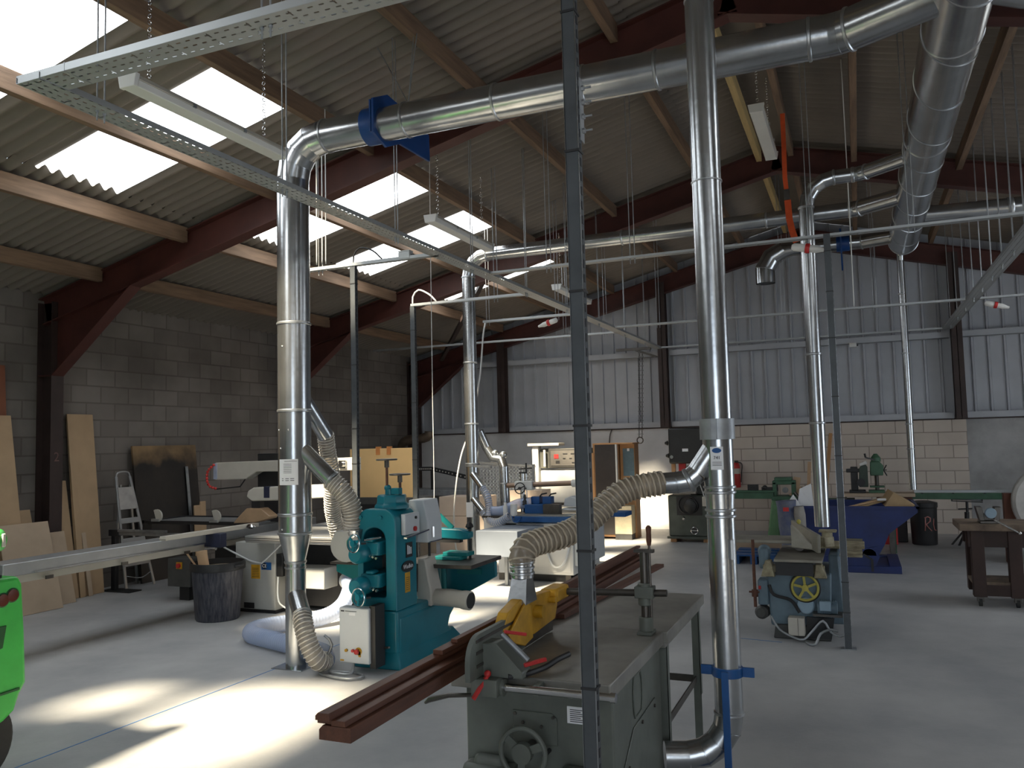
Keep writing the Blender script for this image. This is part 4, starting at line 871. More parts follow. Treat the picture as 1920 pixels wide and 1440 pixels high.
MB().prism([(-6.68, 7.78, 1.22), (-6.66, 7.78, 1.29), (-6.58, 7.78, 1.33), (-5.35, 7.78, 1.37), (-5.35, 7.78, 1.22), (-6.2, 7.78, 1.18), (-6.60, 7.78, 1.17)], (0, .12, 0)).build('saw_guard', BEIGE, K, bevel=.014)
MB().box((-6.42, 7.775, 1.21), (-6.34, 7.905, 1.34)).build('guard_band', mat('navy_plastic', (.02, .025, .06), .5), K)
q = MB().prism([(-6.86, 7.76, .91), (-6.82, 7.76, .96), (-6.66, 7.76, 1.09), (-6.46, 7.76, 1.09), (-6.32, 7.76, 1.0), (-6.34, 7.76, .97), (-6.55, 7.76, .92)], (0, .15, 0)); q.build('dust_hood', mat('tan_plastic', (.42, .28, .17), .35, 0, .2, 6), K, bevel=.01)
MB().box((-6.62, 7.8, 1.08), (-6.5, 7.88, 1.19)).build('hood_neck', BLACK, K)
MB().box((-5.66, 8.18, 1.53), (-5.56, 8.2, 1.62)).cyl((-5.61, 8.18, 1.575), (-5.61, 8.15, 1.575), .03, seg=14).build('boom_latch', CHROME, K)
MB().box((-6.48, 8.12, 1.65), (-6.0, 8.3, 1.72)).build('boom_motor', BLACK, K)
for pts in ([(-6.45, 7.15, .72), (-6.3, 7.28, .6), (-6.2, 7.29, .56), (-6.05, 7.29, .54)], [(-6.05, 7.29, .54), (-5.95, 7.29, .62), (-5.8, 7.25, .72), (-5.7, 7.2, .78)], [(-5.84, 7.3, .4), (-5.83, 7.28, .22), (-5.80, 7.28, .12), (-5.7, 7.3, .06)]):
    MB().tube(spline(pts, .03), .009, 8).build('wire_loop', GREYC, K)
sb = thing('switch_cabinet', 'dark grey switch cabinet with a red and yellow isolator under the sliding beam', 'switch box', (-7.5, 7.65, .0))
MB().box((-7.71, 7.6, .17), (-7.36, 7.85, .50)).build('body', mat('dark_grey_paint', (.07, .07, .068), .5), sb, bevel=.008); MB().box((-7.35, 7.62, .2), (-7.23, 7.8, .44)).build('side_module', BLACK, sb, bevel=.006)
MB().box((-7.6, 7.68, 0), (-7.45, 7.8, .17)).build('stand', BLACK, sb)
MB().box((-7.57, 7.592, .38), (-7.48, 7.6, .46)).build('yellow_backplate', YEL, sb); MB().cyl((-7.525, 7.6, .42), (-7.525, 7.57, .42), .028, seg=16).build('isolator_knob', RED, sb)
# ------------------------------------------------------------------ forklift tail at the left edge
FK = thing('forklift', 'lime green forklift tail with round orange lights at the left edge', 'forklift', (-4.9, 2.8, 0))
FKD = mat('dark_green', (.01, .09, .02), .6)
pr = [(-4.41, 1.9, 1.10), (-4.41, 3.26, 1.10), (-4.41, 3.285, 1.05), (-4.41, 3.305, .78), (-4.41, 3.318, .50), (-4.41, 3.28, .44), (-4.41, 3.25, .36), (-4.41, 3.19, .32), (-4.41, 3.10, .29), (-4.41, 1.9, .29)]
MB().prism(pr, (-.8, 0, 0)).build('counterweight', FORKG, FK, bevel=.022, seg=3)
for y in (3.222, 3.165):
    MB().lathe([(.040, 0), (.041, .003), (.034, .006)], (-4.412, y, 0.998-(3.222-y)*.3), (1, 0, 0), 28).build('lamp_rim', FKD, FK)
    MB().lathe([(.034, 0), (.032, .003), (.015, .004)], (-4.404, y, 0.998-(3.222-y)*.3), (1, 0, 0), 24).build('lamp_lens', mat('amber_lens', (.11, .022, .008), .25), FK)
MB().prism([(-4.414, 3.0, .84), (-4.414, 3.19, .84), (-4.414, 3.17, .72), (-4.414, 3.0, .68)], (.008, 0, 0)).build('grille_recess', FKD, FK, bevel=.003)
MB().bar((-4.408, 2.0, .44), (-4.408, 3.27, .475), .012, .012).build('body_crease', FKD, FK)
MB().cyl((-4.62, 3.02, .24), (-4.425, 3.02, .24), .24, seg=40).build('tyre', RUBBER, FK, bevel=.02)
MB().tube([(-4.50, 2.3, 1.305), (-4.50, 3.16, 1.305), (-4.50, 3.205, 1.305), (-4.50, 3.23, 1.305)], [.078, .078, .062, .03], 30).build('gas_bottle', FORKG, FK)
MB().box((-4.432, 3.165, 1.27), (-4.418, 3.187, 1.345)).build('bottle_slot', BEIGE, FK, bevel=.006)
MB().cyl((-4.50, 3.12, 1.10), (-4.50, 3.12, 1.24), .02, seg=14).box((-4.6, 3.0, 1.10), (-4.44, 3.18, 1.115)).build('bottle_cradle', BLACK, FK)

# ------------------------------------------------------------------ dustbin beside the panel saw
BN = thing('dustbin', 'dusty dark blue plastic dustbin full of offcuts beside the panel saw', 'bin', (-6.35, 6.95, 0))
BINM = mat('dusty_bin_plastic', (.10, .10, .115), .6, 0, .7, 5, c2=(.014, .017, .035), stretch=(9, 9, 1.2), detail=9)
MB().lathe([(.215, 0), (.225, .02), (.262, .52), (.268, .53)], (-6.35, 6.95, 0), seg=40).build('tub', BINM, BN)
MB().lathe([(.268, .515), (.283, .52), (.285, .575), (.278, .60), (.268, .60), (.262, .53)], (-6.35, 6.95, 0), seg=40, cap=False).build('rim', BLACK, BN)
MB().cyl((-6.35, 6.95, .52), (-6.35, 6.95, .54), .26, seg=30).build('shavings', MDFL, BN)
for s_ in (-1, 1): MB().tube(spline([(-6.35+s_*.28, 6.9, .56), (-6.35+s_*.33, 6.95, .57), (-6.35+s_*.28, 7.0, .56)], .02), .012, 8).build('handle', BLACK, BN)
oc = single('timber_offcut', MB().bar((-6.44, 6.86, .5), (-6.47, 6.84, .72), .10, .05, (0, 1, 0)), mat('pale_pine', (.62, .42, .26), .7, 0, .15, 4), 'short pale offcut sticking up out of the dustbin', 'timber')
single('batten', MB().bar((-6.50, 6.85, .5), (-6.66, 6.72, .82), .018, .018), mat('pale_pine', (.62, .42, .26), .7), 'thin stick leaning in the dustbin', 'timber')

# ------------------------------------------------------------------ boards leaning on the left wall
def board(label, y0, y1, zt, xb, xt, th=.018, m=MDF, g='boards leaning on the block wall', ysk=0, zb=0):
    # bottom edge on the floor at xb, top edge against the wall at xt
    a, b = V((xb, y0, zb)), V((xb, y1, zb)); up = V((xt-xb, ysk, zt-zb)); n = V((zt, 0, -(xt-xb))).normalized()*th
    q = MB().prism([a, b, b+up, a+up], n); return single('sheet_board', q, m, label, 'board', g, bevel=.001, smooth=False)
board('widest tall board at the left end of the row', 5.55, 6.62, 2.24, -8.80, -9.16, .02, MDF)
board('darker board taller than its neighbour at the left edge', 5.2, 6.50, 2.72, -9.02, -9.235, .018, mat('mdf_dark', (.30, .20, .12), .8, 0, .15, 2))
board('red-brown board behind the darker one, showing only its top corner', 5.3, 6.62, 2.84, -9.08, -9.275, .018, mat('red_brown_board', (.22, .075, .035), .7, 0, .2, 3))
board('narrow strip leaning in front of the widest board', 6.02, 6.08, 1.2, -8.66, -8.95, .018, MDFL)
board('small strip half hidden between the widest board and the column', 6.76, 6.92, 1.12, -8.9, -9.21, .018, MDF)
board('low pale panel leaning in the front of the row', 6.30, 6.92, .99, -8.62, -8.90, .016, MDFL)
board('shorter pale panel next to the low one', 6.70, 7.22, .84, -8.78, -9.0, .016, MDFL)
board('medium narrow board right of the column', 7.25, 7.42, 1.44, -8.98, -9.24, .022, MDF)
board('tall narrow board standing alone against the blocks', 7.44, 7.82, 2.28, -9.02, -9.26, .025, MDF)
board('thin strip in front of the tall narrow board', 7.44, 7.52, 1.65, -8.97, -9.18, .012, MDF)
board('very thin short strip beside the tall narrow board', 7.54, 7.60, .85, -8.94, -9.10, .010, MDFL)
DKB = mat('charred_board', (.028, .022, .018), .5, 0, .6, 1.6, c2=(.009, .008, .008), detail=6)
def stain(M):   # tan veneer still showing along the top edge of the scorched board
    nt = M.node_tree; N = nt.nodes; L = nt.links; b = N['Principled BSDF']; old = b.inputs['Base Color'].links[0].from_socket
    g = N.new('ShaderNodeNewGeometry'); s = N.new('ShaderNodeSeparateXYZ'); L.new(g.outputs['Position'], s.inputs[0])
    n = N.new('ShaderNodeTexNoise'); n.inputs['Scale'].default_value = 3.5; n.inputs['Detail'].default_value = 7; L.new(g.outputs['Position'], n.inputs['Vector'])
    a = N.new('ShaderNodeMath'); a.operation = 'MULTIPLY_ADD'; L.new(n.outputs['Fac'], a.inputs[0]); a.inputs[1].default_value = .7; L.new(s.outputs['Z'], a.inputs[2])
    r = N.new('ShaderNodeMapRange'); r.inputs[1].default_value = 1.92; r.inputs[2].default_value = 2.35; L.new(a.outputs[0], r.inputs[0])
    m_ = N.new('ShaderNodeMix'); m_.data_type = 'RGBA'; L.new(r.outputs[0], m_.inputs[0]); L.new(old, m_.inputs[6]); m_.inputs[7].default_value = (.30, .19, .09, 1); L.new(m_.outputs[2], b.inputs['Base Color'])
stain(DKB)
board('large black scorched board standing on the wall behind the ladder', 8.45, 9.62, 1.86, -9.05, -9.25, .03, DKB)
board('short strip in front of the black board', 9.35, 9.48, .98, -8.95, -9.0, .018, MDF)
board('second short strip in front of the black board, a little taller', 9.47, 9.58, 1.03, -8.95, -9.0, .018, MDF)
board('thin silver strip leaning on the black board', 9.36, 9.41, 1.55, -8.99, -9.17, .012, GALVD)
# aluminium stepladder folded against the wall
LD = thing('stepladder', 'aluminium stepladder leaning beside the black board', 'ladder', (-8.9, 8.3, 0))
a, b = V((-8.86, 8.04, 0)), V((-8.86, 8.50, 0)); ta, tb = V((-9.08, 8.06, 1.46)), V((-9.08, 8.28, 1.46))
for p0, p1 in ((a, ta), (b, tb)): MB().bar(p0, p1, .035, .02, (1, 0, 0)).build('stile', ALU, LD, bevel=.003)
MB().tube(spline([ta, ta+V((0, .02, .045)), (ta+tb)/2+V((0, 0, .06)), tb+V((0, -.02, .045)), tb], .02), .012, 10).build('top_hoop', ALU, LD)
for t in (.22, .42, .60): MB().bar(a.lerp(ta, t), b.lerp(tb, t), .07, .03, (1, 0, .2)).build('tread', ALU, LD, bevel=.003)
MB().prism([a.lerp(ta, .70), b.lerp(tb, .70), b.lerp(tb, .90), a.lerp(ta, .90)], (.02, 0, .004)).build('platform', mat('worn_grey_board', (.42, .40, .38), .7), LD, bevel=.002)
for y in (8.08, 8.46): MB().bar((-9.12, y, 0), (-9.10, 8.15 if y < 8.2 else 8.3, 1.35), .03, .02, (1, 0, 0)).build('rear_leg', ALU, LD)
MB().tube(spline([a.lerp(ta, .12), (-8.86, 8.27, .12), b.lerp(tb, .12)], .04), .006, 6).build('strap', GALVD, LD)

# ------------------------------------------------------------------ behind the panel saw
yb = thing('dark_machine_cabinet', 'dark grey cabinet that carries the tall yellow board', 'cabinet', (-5.9, 9.8, 0))
MB().box((-6.5, 9.55, 0), (-5.35, 10.0, 1.09)).build('body', mat('dark_grey_paint', (.07, .07, .068), .5), yb, bevel=.01); MB().box((-6.45, 9.545, .6), (-5.4, 9.55, 1.0)).build('door', BLACK, yb)
ybm = mat('yellow_ply', (.78, .52, .24), .6, 0, .1, 2)
single('yellow_board', MB().box((-6.44, 9.58, 1.09), (-5.42, 9.60, 1.745)), ybm, 'bright yellow board standing upright behind the left duct', 'board', bevel=.002)
for x, l in ((-5.99, 'left orange clip hooked over the yellow board'), (-5.82, 'right orange clip hooked over the yellow board')):
    single('hook_clip', MB().box((x-.03, 9.565, 1.66), (x+.03, 9.58, 1.77)).box((x-.03, 9.58, 1.745), (x+.03, 9.62, 1.77)), mat('clip_orange', (.62, .24, .07), .6), l, 'clip', bevel=.004)
ebm = thing('edge_machine', 'low dark machine by the far left corner carrying a black cable chain', 'machine', (-7.3, 13.6, 0))
MB().box((-8.4, 13.4, .05), (-6.5, 14.1, .85)).build('body', mat('dark_grey_paint', (.07, .07, .068), .5), ebm, bevel=.01); MB().box((-8.4, 13.35, .85), (-6.5, 14.15, .95)).build('top', GALVD, ebm, bevel=.006); MB().box((-8.3, 13.5, 0), (-6.6, 14.0, .05)).build('plinth', BLACK, ebm)
q = MB()
cc = [(-8.2, 13.5, 1.30), (-7.55, 13.5, 1.335), (-7.3, 13.5, 1.335), (-6.9, 13.5, 1.25), (-6.35, 13.5, 1.12)]
for i in range(4): q.bar(cc[i], cc[i+1], .05, .075)
chn = q.build('cable_chain', BLACK, ebm)
for i in range(26):
    t = i/26; k = min(3, int(t*4)); f = t*4-k; p_ = V(cc[k]).lerp(V(cc[k+1]), f)
    MB().box((p_.x-.012, 13.472, p_.z-.012), (p_.x+.012, 13.476, p_.z+.012)).build('link_gap', BEIGE, chn)
for x in (-8.1, -7.3, -6.45): MB().box((x-.02, 13.5, .95), (x+.02, 13.54, 1.33 if x < -7 else 1.13)).build('chain_post', BLACK, ebm)
single('corner_pipe', MB().tube(spline([(-9.1, 15.6, 0.0), (-9.1, 15.55, 1.2), (-9.1, 15.5, 1.72), (-8.9, 15.4, 1.88), (-8.5, 15.4, 1.92), (-8.38, 15.4, 1.98), (-8.36, 15.4, 2.06)], .05), .10, 20), mat('dirty_brown_duct', (.20, .15, .11), .45, .5, .4, 5), 'dirty brown bent pipe in the far left corner', 'pipe', sharp=180)
def carcass(label, x0, x1, y0, y1, h, rows, cols):
    T = thing('board_stack', label, 'board stack', ((x0+x1)/2, (y0+y1)/2, 0), 'stacks of pale board'); g = .006
    CB = mat('cream_board', (.62, .50, .40), .7, 0, .1, 3)
    for i in range(rows):
        for j in range(cols):
            MB().box((x0+(x1-x0)*j/cols+g/2, y0, h*i/rows+g/2), (x0+(x1-x0)*(j+1)/cols-g/2, y1, h*(i+1)/rows-g/2)).build('block_of_boards', CB, T, bevel=.003)
    return T
carcass('stack of cream boards standing behind the teal machine', -6.36, -5.55, 12.0, 12.5, .93, 3, 3)
carcass('smaller stack of cream boards behind the bent side pipe', -5.0, -4.45, 11.7, 12.1, 1.05, 3, 1)
ms = thing('mesh_screen', 'white square-hole mesh screen standing behind the moulder', 'screen', (-5.95, 13.9, 0))
q = MB()
for i in range(17): q.box((-6.5+i*.0656-.012, 13.9, .72), (-6.5+i*.0656+.012, 13.905, 1.36))
for i in range(11): q.box((-6.5, 13.9, .72+i*.064-.012), (-5.45, 13.905, .72+i*.064+.012))
q.build('mesh', WHITE, ms, smooth=False); MB().bar((-6.55, 13.9, 1.42), (-5.4, 13.9, 1.34), .03, .04).build('top_rail', BEIGE, ms)
for x in (-6.52, -5.43): MB().box((x-.02, 13.88, 0), (x+.02, 13.92, 1.38)).build('upright', GALVD, ms)

# ------------------------------------------------------------------ white and blue moulder
Mo = thing('moulder', 'white and blue spindle moulder in full sunlight behind the saw bench', 'spindle moulder', (-3.9, 10.5, 0))
MB().box((-4.42, 9.96, .09), (-3.39, 11.1, .74)).build('cabinet', WHITE, Mo, bevel=.01); MB().box((-4.38, 10.0, 0), (-3.43, 11.06, .09)).build('plinth', BLACK, Mo)
MB().box((-3.72, 9.955, .12), (-3.42, 9.96, .70)).build('front_door', WHITE, Mo, bevel=.003)
MB().box((-4.15, 9.88, .755), (-3.15, 11.2, .83)).build('table', BLUE, Mo, bevel=.006); MB().box((-4.13, 9.9, .83), (-3.17, 11.18, .842)).build('table_top', CAST, Mo, bevel=.003)
MB().box((-4.62, 9.96, .62), (-4.15, 10.6, .80)).build('side_cabinet', WHITE, Mo, bevel=.006); MB().box((-4.64, 9.95, .80), (-4.13, 10.62, .825)).build('side_table', DSTEEL, Mo)
MB().prism([(-4.38, 9.2, .405), (-3.83, 9.2, .405), (-3.83, 9.2, .715), (-4.38, 9.2, .715)], (.06, .75, 0)).build('guard_box', mat('blue_grey_sheet', (.20, .23, .28), .5, 0, .08, 3), Mo, bevel=.006)
MB().bar((-4.15, 9.6, 0), (-4.15, 9.6, .42), .04, .04).build('guard_leg', GALVD, Mo)
for x in (-4.42, -3.5): MB().box((x, 9.97, 0), (x+.07, 10.05, .09)).build('foot', DSTEEL, Mo)
MB().cyl((-4.20, 10.32, .84), (-4.20, 10.32, 1.36), .032, seg=18).cyl((-4.14, 10.32, .84), (-4.14, 10.32, 1.38), .008, seg=8).build('column', CHROME, Mo)
MB().cyl((-4.20, 10.32, 1.36), (-4.20, 10.32, 1.38), .045, seg=18).bar((-4.25, 10.32, 1.42), (-4.06, 10.32, 1.43), .02, .018).cyl((-4.14, 10.32, 1.36), (-4.14, 10.32, 1.50), .012, seg=10).build('tee_handle', BLACK, Mo)
MB().cyl((-4.42, 10.32, 1.20), (-3.30, 10.32, 1.235), .034, seg=20).build('feed_beam', mat('bronze_bar', (.28, .19, .14), .35, .6, .2, 5), Mo)
MB().box((-4.29, 10.25, 1.14), (-4.04, 10.39, 1.26)).cyl((-3.5, 10.32, 1.225), (-3.38, 10.32, 1.23), .05, seg=18).build('feed_head', WHITE, Mo, bevel=.012)
wheel(Mo, (-4.19, 10.2, 1.17), (0, -1, .1), .072, .007, BLACK, 2, .018)
MB().box((-4.11, 10.15, .842), (-3.86, 10.5, .96)).box((-3.86, 10.12, .842), (-3.84, 10.5, .96)).build('fence_body', BLUE, Mo, bevel=.006)
MB().box((-3.84, 10.12, .842), (-3.62, 10.24, .965)).build('fence_plate', DSTEEL, Mo, bevel=.003)
for x in (-4.0, -3.84): MB().box((x-.06, 10.26, .96), (x+.06, 10.4, 1.055)).build('fence_clamp', BLUE, Mo, bevel=.006)
for x in (-3.95, -3.82): MB().tube([(x, 10.3, 1.05), (x+.03, 10.3, 1.085), (x+.11, 10.28, 1.10)], .01, 8).build('clamp_lever', BLACK, Mo)
MB().lathe([(.05, 0), (.045, .05), (.02, .08), (.012, .14)], (-4.12, 10.2, .95), (0, 0, 1), 14).build('star_knob', BLACK, Mo)
MB().prism([(-3.62, 10.3, .93), (-3.40, 10.3, .92), (-3.40, 10.3, 1.02), (-3.52, 10.3, 1.06), (-3.60, 10.3, 1.03)], (0, .2, 0)).box((-3.64, 10.25, .88), (-3.36, 10.55, .90)).build('spindle_guard', GREYC, Mo, bevel=.012)
MB().lathe([(.12, 0), (.12, .006), (.06, .008)], (-3.5, 10.15, .842), (0, 0, 1), 28).build('table_ring', CHROME, Mo)
MB().tube(spline([(-4.55, 10.05, .87), (-4.40, 10.1, .88), (-4.22, 10.2, .96), (-4.05, 10.25, .98)], .03), .07, 18).build('suction_pipe', HOSEB, Mo, sharp=180)
MB().lathe([(.03, 0), (.03, .12), (.018, .14), (.02, .17)], (-4.33, 10.02, .825), (0, 0, 1), 16).cyl((-4.18, 9.95, .83), (-4.18, 9.95, .98), .045, seg=18).build('oil_bottle', WHITE, Mo)
MB().tube(spline([(-3.74, 9.95, .60), (-3.73, 9.93, .40), (-3.66, 9.92, .22), (-3.58, 9.92, .19), (-3.50, 9.92, .25), (-3.44, 9.93, .42), (-3.43, 9.95, .60)], .03), .014, 8).build('cable_loop', GREYC, Mo)
MB().tube(spline([(-4.17, 9.87, .83), (-4.15, 9.86, .77), (-4.11, 9.86, .755), (-4.07, 9.86, .78), (-4.05, 9.87, .83)], .01), .008, 8).build('blue_handle', BLUE, Mo)
MB().box((-3.385, 10.2, .38), (-3.38, 10.6, .56)).build('blue_label', BLUE, Mo)
MB().box((-3.39, 10.0, .2), (-3.28, 11.0, .66)).build('control_side', GREYC, Mo, bevel=.01)
MB().box((-3.40, 10.9, .74), (-2.95, 11.25, .80)).build('outfeed_wing', BLUE, Mo, bevel=.006)

# ------------------------------------------------------------------ far wall machines
Sd = thing('wide_belt_sander', 'tall cream machine with a grey control console against the concrete wall', 'machine', (-5.3, 15.3, 0))
MB().box((-5.75, 15.1, 0), (-4.8, 15.9, 1.22)).build('body', WHITE, Sd, bevel=.01); MB().box((-5.76, 15.08, .55), (-4.79, 15.1, .60)).build('infeed_bed', DSTEEL, Sd)
MB().box((-5.93, 15.1, .2), (-5.80, 15.3, 1.70)).build('column', WHITE, Sd, bevel=.02)
MB().box((-6.0, 15.05, 1.70), (-5.35, 15.4, 1.75)).build('top_plate', BEIGE, Sd, bevel=.004)
MB().box((-5.78, 15.15, 1.26), (-4.80, 15.5, 1.64)).build('console_back', mat('dark_olive', (.09, .09, .075), .5), Sd, bevel=.006)
cns = MB().box((-5.58, 15.09, 1.27), (-4.80, 15.15, 1.64)).build('console', mat('dark_console', (.05, .048, .045), .5), Sd, bevel=.006)
MB().box((-5.53, 15.083, 1.31), (-4.88, 15.09, 1.60)).build('console_face', mat('console_grey', (.10, .093, .085), .5), cns)
MB().box((-5.46, 15.076, 1.45), (-5.37, 15.083, 1.53)).build('red_display', RED, cns)
for x, z, w_ in ((-5.28, 1.53, .09), (-5.12, 1.53, .04), (-5.08, 1.53, .03), (-5.28, 1.44, .05), (-5.15, 1.44, .05), (-5.1, 1.36, .10), (-5.43, 1.36, .08), (-5.43, 1.39, .08)): MB().box((x, 15.076, z), (x+w_, 15.083, z+.018)).build('console_key', BLACK, cns)
MB().cyl((-4.86, 15.085, 1.36), (-4.86, 15.06, 1.36), .025, seg=16).build('emergency_stop', RED, cns)
MB().box((-5.68, 15.08, 1.3), (-5.64, 15.1, 1.62)).build('side_edge', WHITE, Sd)
Cb = thing('tall_cabinet', 'tall dark brown cupboard with orange sides beside the sunlit wall', 'cupboard', (-4.25, 14.8, 0))
OW = mat('orange_wood', (.50, .27, .12), .6, 0, .2, 3)
MB().box((-4.50, 14.52, .04), (-4.06, 15.0, 1.70)).build('carcass', OW, Cb, bevel=.003); MB().box((-4.46, 14.5, .08), (-4.08, 14.52, 1.70)).build('door', mat('dark_brown_laminate', (.055, .047, .045), .35, 0, .35, 2.5), Cb, bevel=.003)
MB().box((-4.50, 14.5, 1.70), (-3.75, 15.0, 1.725)).build('top', OW, Cb); MB().box((-4.54, 14.5, .0), (-4.48, 14.9, 1.55)).build('side_board', OW, Cb); MB().box((-4.07, 14.48, .62), (-4.045, 14.55, 1.70)).build('pale_edge', WHITE, Cb)
MB().box((-4.04, 14.7, .0), (-3.77, 15.0, 1.70)).build('side_bay', OW, Cb); MB().box((-3.985, 14.69, 1.12), (-3.78, 14.70, 1.62)).build('blue_panel', mat('slate_blue', (.12, .19, .23), .5), Cb); MB().box((-3.9, 14.68, 1.57), (-3.86, 14.69, 1.62)).build('paper_note', PAPER, Cb)
Lc = thing('low_cabinet', 'low cream cabinet on a dark plinth in front of the tall cupboard', 'cabinet', (-3.93, 14.5, 0))
MB().box((-4.10, 14.42, .10), (-3.79, 14.68, .60)).build('body', mat('cream_paint', (.66, .58, .40), .6), Lc, bevel=.005); MB().box((-4.10, 14.43, 0), (-3.80, 14.67, .10)).build('plinth', mat('dark_grey_paint', (.07, .07, .068), .5), Lc)
for y in (14.41,): MB().cyl((-3.93, 14.42, .48), (-3.93, 14.40, .48), .012, seg=10).build('knob', BLACK, Lc)

Bs = thing('bandsaw', 'old black and green bandsaw on timber bearers beside the cream blockwork', 'bandsaw', (-2.78, 14.5, 0))
BSG = mat('bandsaw_green', (.085, .10, .085), .4, 0, .35, 4); BSK = mat('bandsaw_black', (.022, .022, .022), .45, 0, .3, 4)
MB().box((-3.10, 14.28, .10), (-2.42, 14.8, .80)).build('base', BSG, Bs, bevel=.02); MB().box((-3.13, 14.26, .06), (-2.40, 14.82, .10)).build('skirt', BSG, Bs)
for x in (-3.08, -2.52): MB().box((x, 14.3, 0), (x+.1, 14.8, .06)).build('timber_bearer', mat('orange_wood', (.50, .27, .12), .6), Bs)
MB().box((-3.28, 14.2, .83), (-2.60, 14.72, .87)).box((-3.0, 14.3, .78), (-2.7, 14.6, .83)).build('table', CAST, Bs, bevel=.004)
MB().box((-3.06, 14.3, 1.34), (-2.38, 14.7, 1.96)).build('upper_case', BSK, Bs, bevel=.03); MB().box((-2.62, 14.36, .80), (-2.40, 14.66, 1.36)).build('neck', BSK, Bs, bevel=.02)
MB().box((-2.92, 14.42, 1.08), (-2.80, 14.5, 1.36)).build('guide_guard', RED, Bs, bevel=.004); MB().box((-2.78, 14.44, 1.15), (-2.70, 14.5, 1.3)).build('guide_block', BSK, Bs)
MB().box((-2.875, 14.45, .87), (-2.868, 14.48, 1.1)).build('blade', CHROME, Bs); MB().box((-3.05, 14.44, .95), (-2.98, 14.48, 1.4)).build('guide_post', mat('orange_wood', (.50, .27, .12), .6), Bs)
MB().box((-2.82, 14.293, 1.55), (-2.72, 14.30, 1.60)).build('label_plate', PAPER, Bs)
for z, x in ((1.70, -3.12), (1.48, -3.11)): MB().lathe([(.02, 0), (.045, .01), (.02, .06)], (x+.04, 14.4, z), (-1, 0, 0), 12).build('knob', BSK, Bs)
MB().cyl((-3.0, 14.29, 1.46), (-3.0, 14.24, 1.46), .03, seg=14).build('bright_knob', CHROME, Bs)
MB().box((-2.95, 14.27, .46), (-2.52, 14.28, .78)).build('recess_shade', BLACK, Bs); MB().lathe([(.13, 0), (.12, .04), (.10, .05), (.10, .10), (.05, .12)], (-2.70, 14.28, .62), (0, -1, 0), 28).torus((-2.76, 14.25, .64), (0, -1, 0), .15, .012, 28, 8).build('tilt_wheel', BSK, Bs)  # flat black plate paints the shade inside the base recess
MB().lathe([(.035, 0), (.02, .02)], (-2.84, 14.28, .40), (0, -1, 0), 16).build('lock_knob', CHROME, Bs)
em = MB().lathe([(.065, 0), (.065, .01)], (-2.66, 14.28, .20), (0, -1, 0), 28).build('round_emblem', BSK, Bs); MB().torus((-2.66, 14.27, .20), (0, -1, 0), .058, .007, 28, 6).build('emblem_ring', CHROME, em); MB().box((-2.71, 14.266, .195), (-2.61, 14.27, .207)).build('emblem_bar', CHROME, em)
MB().box((-2.5, 14.2, .62), (-2.36, 14.26, .78)).build('starter_box', BEIGE, Bs, bevel=.005)
MB().tube(spline([(-2.46, 14.2, .78), (-2.52, 14.15, 1.0), (-2.6, 14.15, 1.15), (-2.9, 14.15, .95), (-3.05, 14.15, .90)], .04), .008, 6).build('wire_loop', GREYC, Bs)
# things hung on the far wall
q = thing('fire_extinguisher', 'red fire extinguisher on the cream blockwork', 'fire extinguisher', (-2.18, 16.15, .8)); MB().lathe([(.065, 0), (.075, .02), (.075, .40), (.05, .46), (.02, .48)], (-2.18, 16.17, .82), (0, 0, 1), 24).build('cylinder', RED, q); MB().box((-2.2, 16.12, 1.29), (-2.14, 16.2, 1.33)).build('valve', BLACK, q); MB().lathe([(.076, 0), (.076, .10)], (-2.18, 16.17, 1.08), (0, 0, 1), 24, False).build('label_band', BEIGE, q)
MB().tube(spline([(-2.14, 16.12, 1.30), (-2.06, 16.1, 1.26), (-2.08, 16.1, 1.05), (-2.09, 16.1, .92)], .03), .01, 8).build('hose', BLACK, q)
ch = thing('chain_hoist', 'black chain hoist hanging from a jib on the far wall', 'hoist', (-3.95, 16.0, 1.7)); MB().box((-4.4, 15.98, 3.55), (-3.7, 16.05, 3.60)).bar((-4.0, 16.0, 3.55), (-3.6, 16.04, 3.40), .04, .04).build('jib', DSTEEL, ch)
for dx in (0, .06):
    q = MB()
    for i in range(38): q.torus((-3.93+dx-i*.0018, 16.0, 3.50-i*.045), (1, 0, 0) if i % 2 else (0, 1, 0), .017, .005, 8, 5)
    q.build('chain', BLACK, ch)
MB().torus((-3.98, 16.0, 1.76), (0, 1, 0), .06, .012, 20, 8).build('hook', DSTEEL, ch)
cable('black cable running down the concrete wall above the brown cupboard', [(-4.62, 16.28, 2.0), (-4.66, 16.26, 1.9), (-4.68, 16.26, 1.75), (-4.68, 16.26, 1.6)], .012, DSTEEL)
# ------------------------------------------------------------------ right-hand half of the hall
# blue-grey planer
Pl = thing('planer_thicknesser', 'worn blue-grey planer with a yellow spoked handwheel', 'planer', (-.55, 8.1, 0))
PB = mat('planer_blue_grey', (.15, .22, .275), .5, 0, .3, 4); PW = mat('worn_cream_paint', (.40, .36, .24), .6, 0, .65, 9, c2=(.12, .09, .05), detail=8); PLC = mat('planer_cast', (.33, .31, .26), .5, .35, .3, 4)
MB().prism([(-.80, 7.75, .10), (-.30, 7.75, .10), (-.28, 7.75, .57), (-.83, 7.75, .57)], (0, .75, 0)).build('body', PB, Pl, bevel=.02, seg=3)
MB().prism([(-.78, 7.71, 0), (-.30, 7.71, 0), (-.33, 7.71, .12), (-.76, 7.71, .12)], (0, .8, 0)).build('foot', mat('dark_grey_paint', (.07, .07, .068), .5), Pl, bevel=.01)
MB().prism([(-.30, 7.85, .12), (-.18, 7.85, .12), (-.22, 7.85, .72), (-.30, 7.85, .72)], (0, .5, 0)).build('side_column', PB, Pl, bevel=.015)
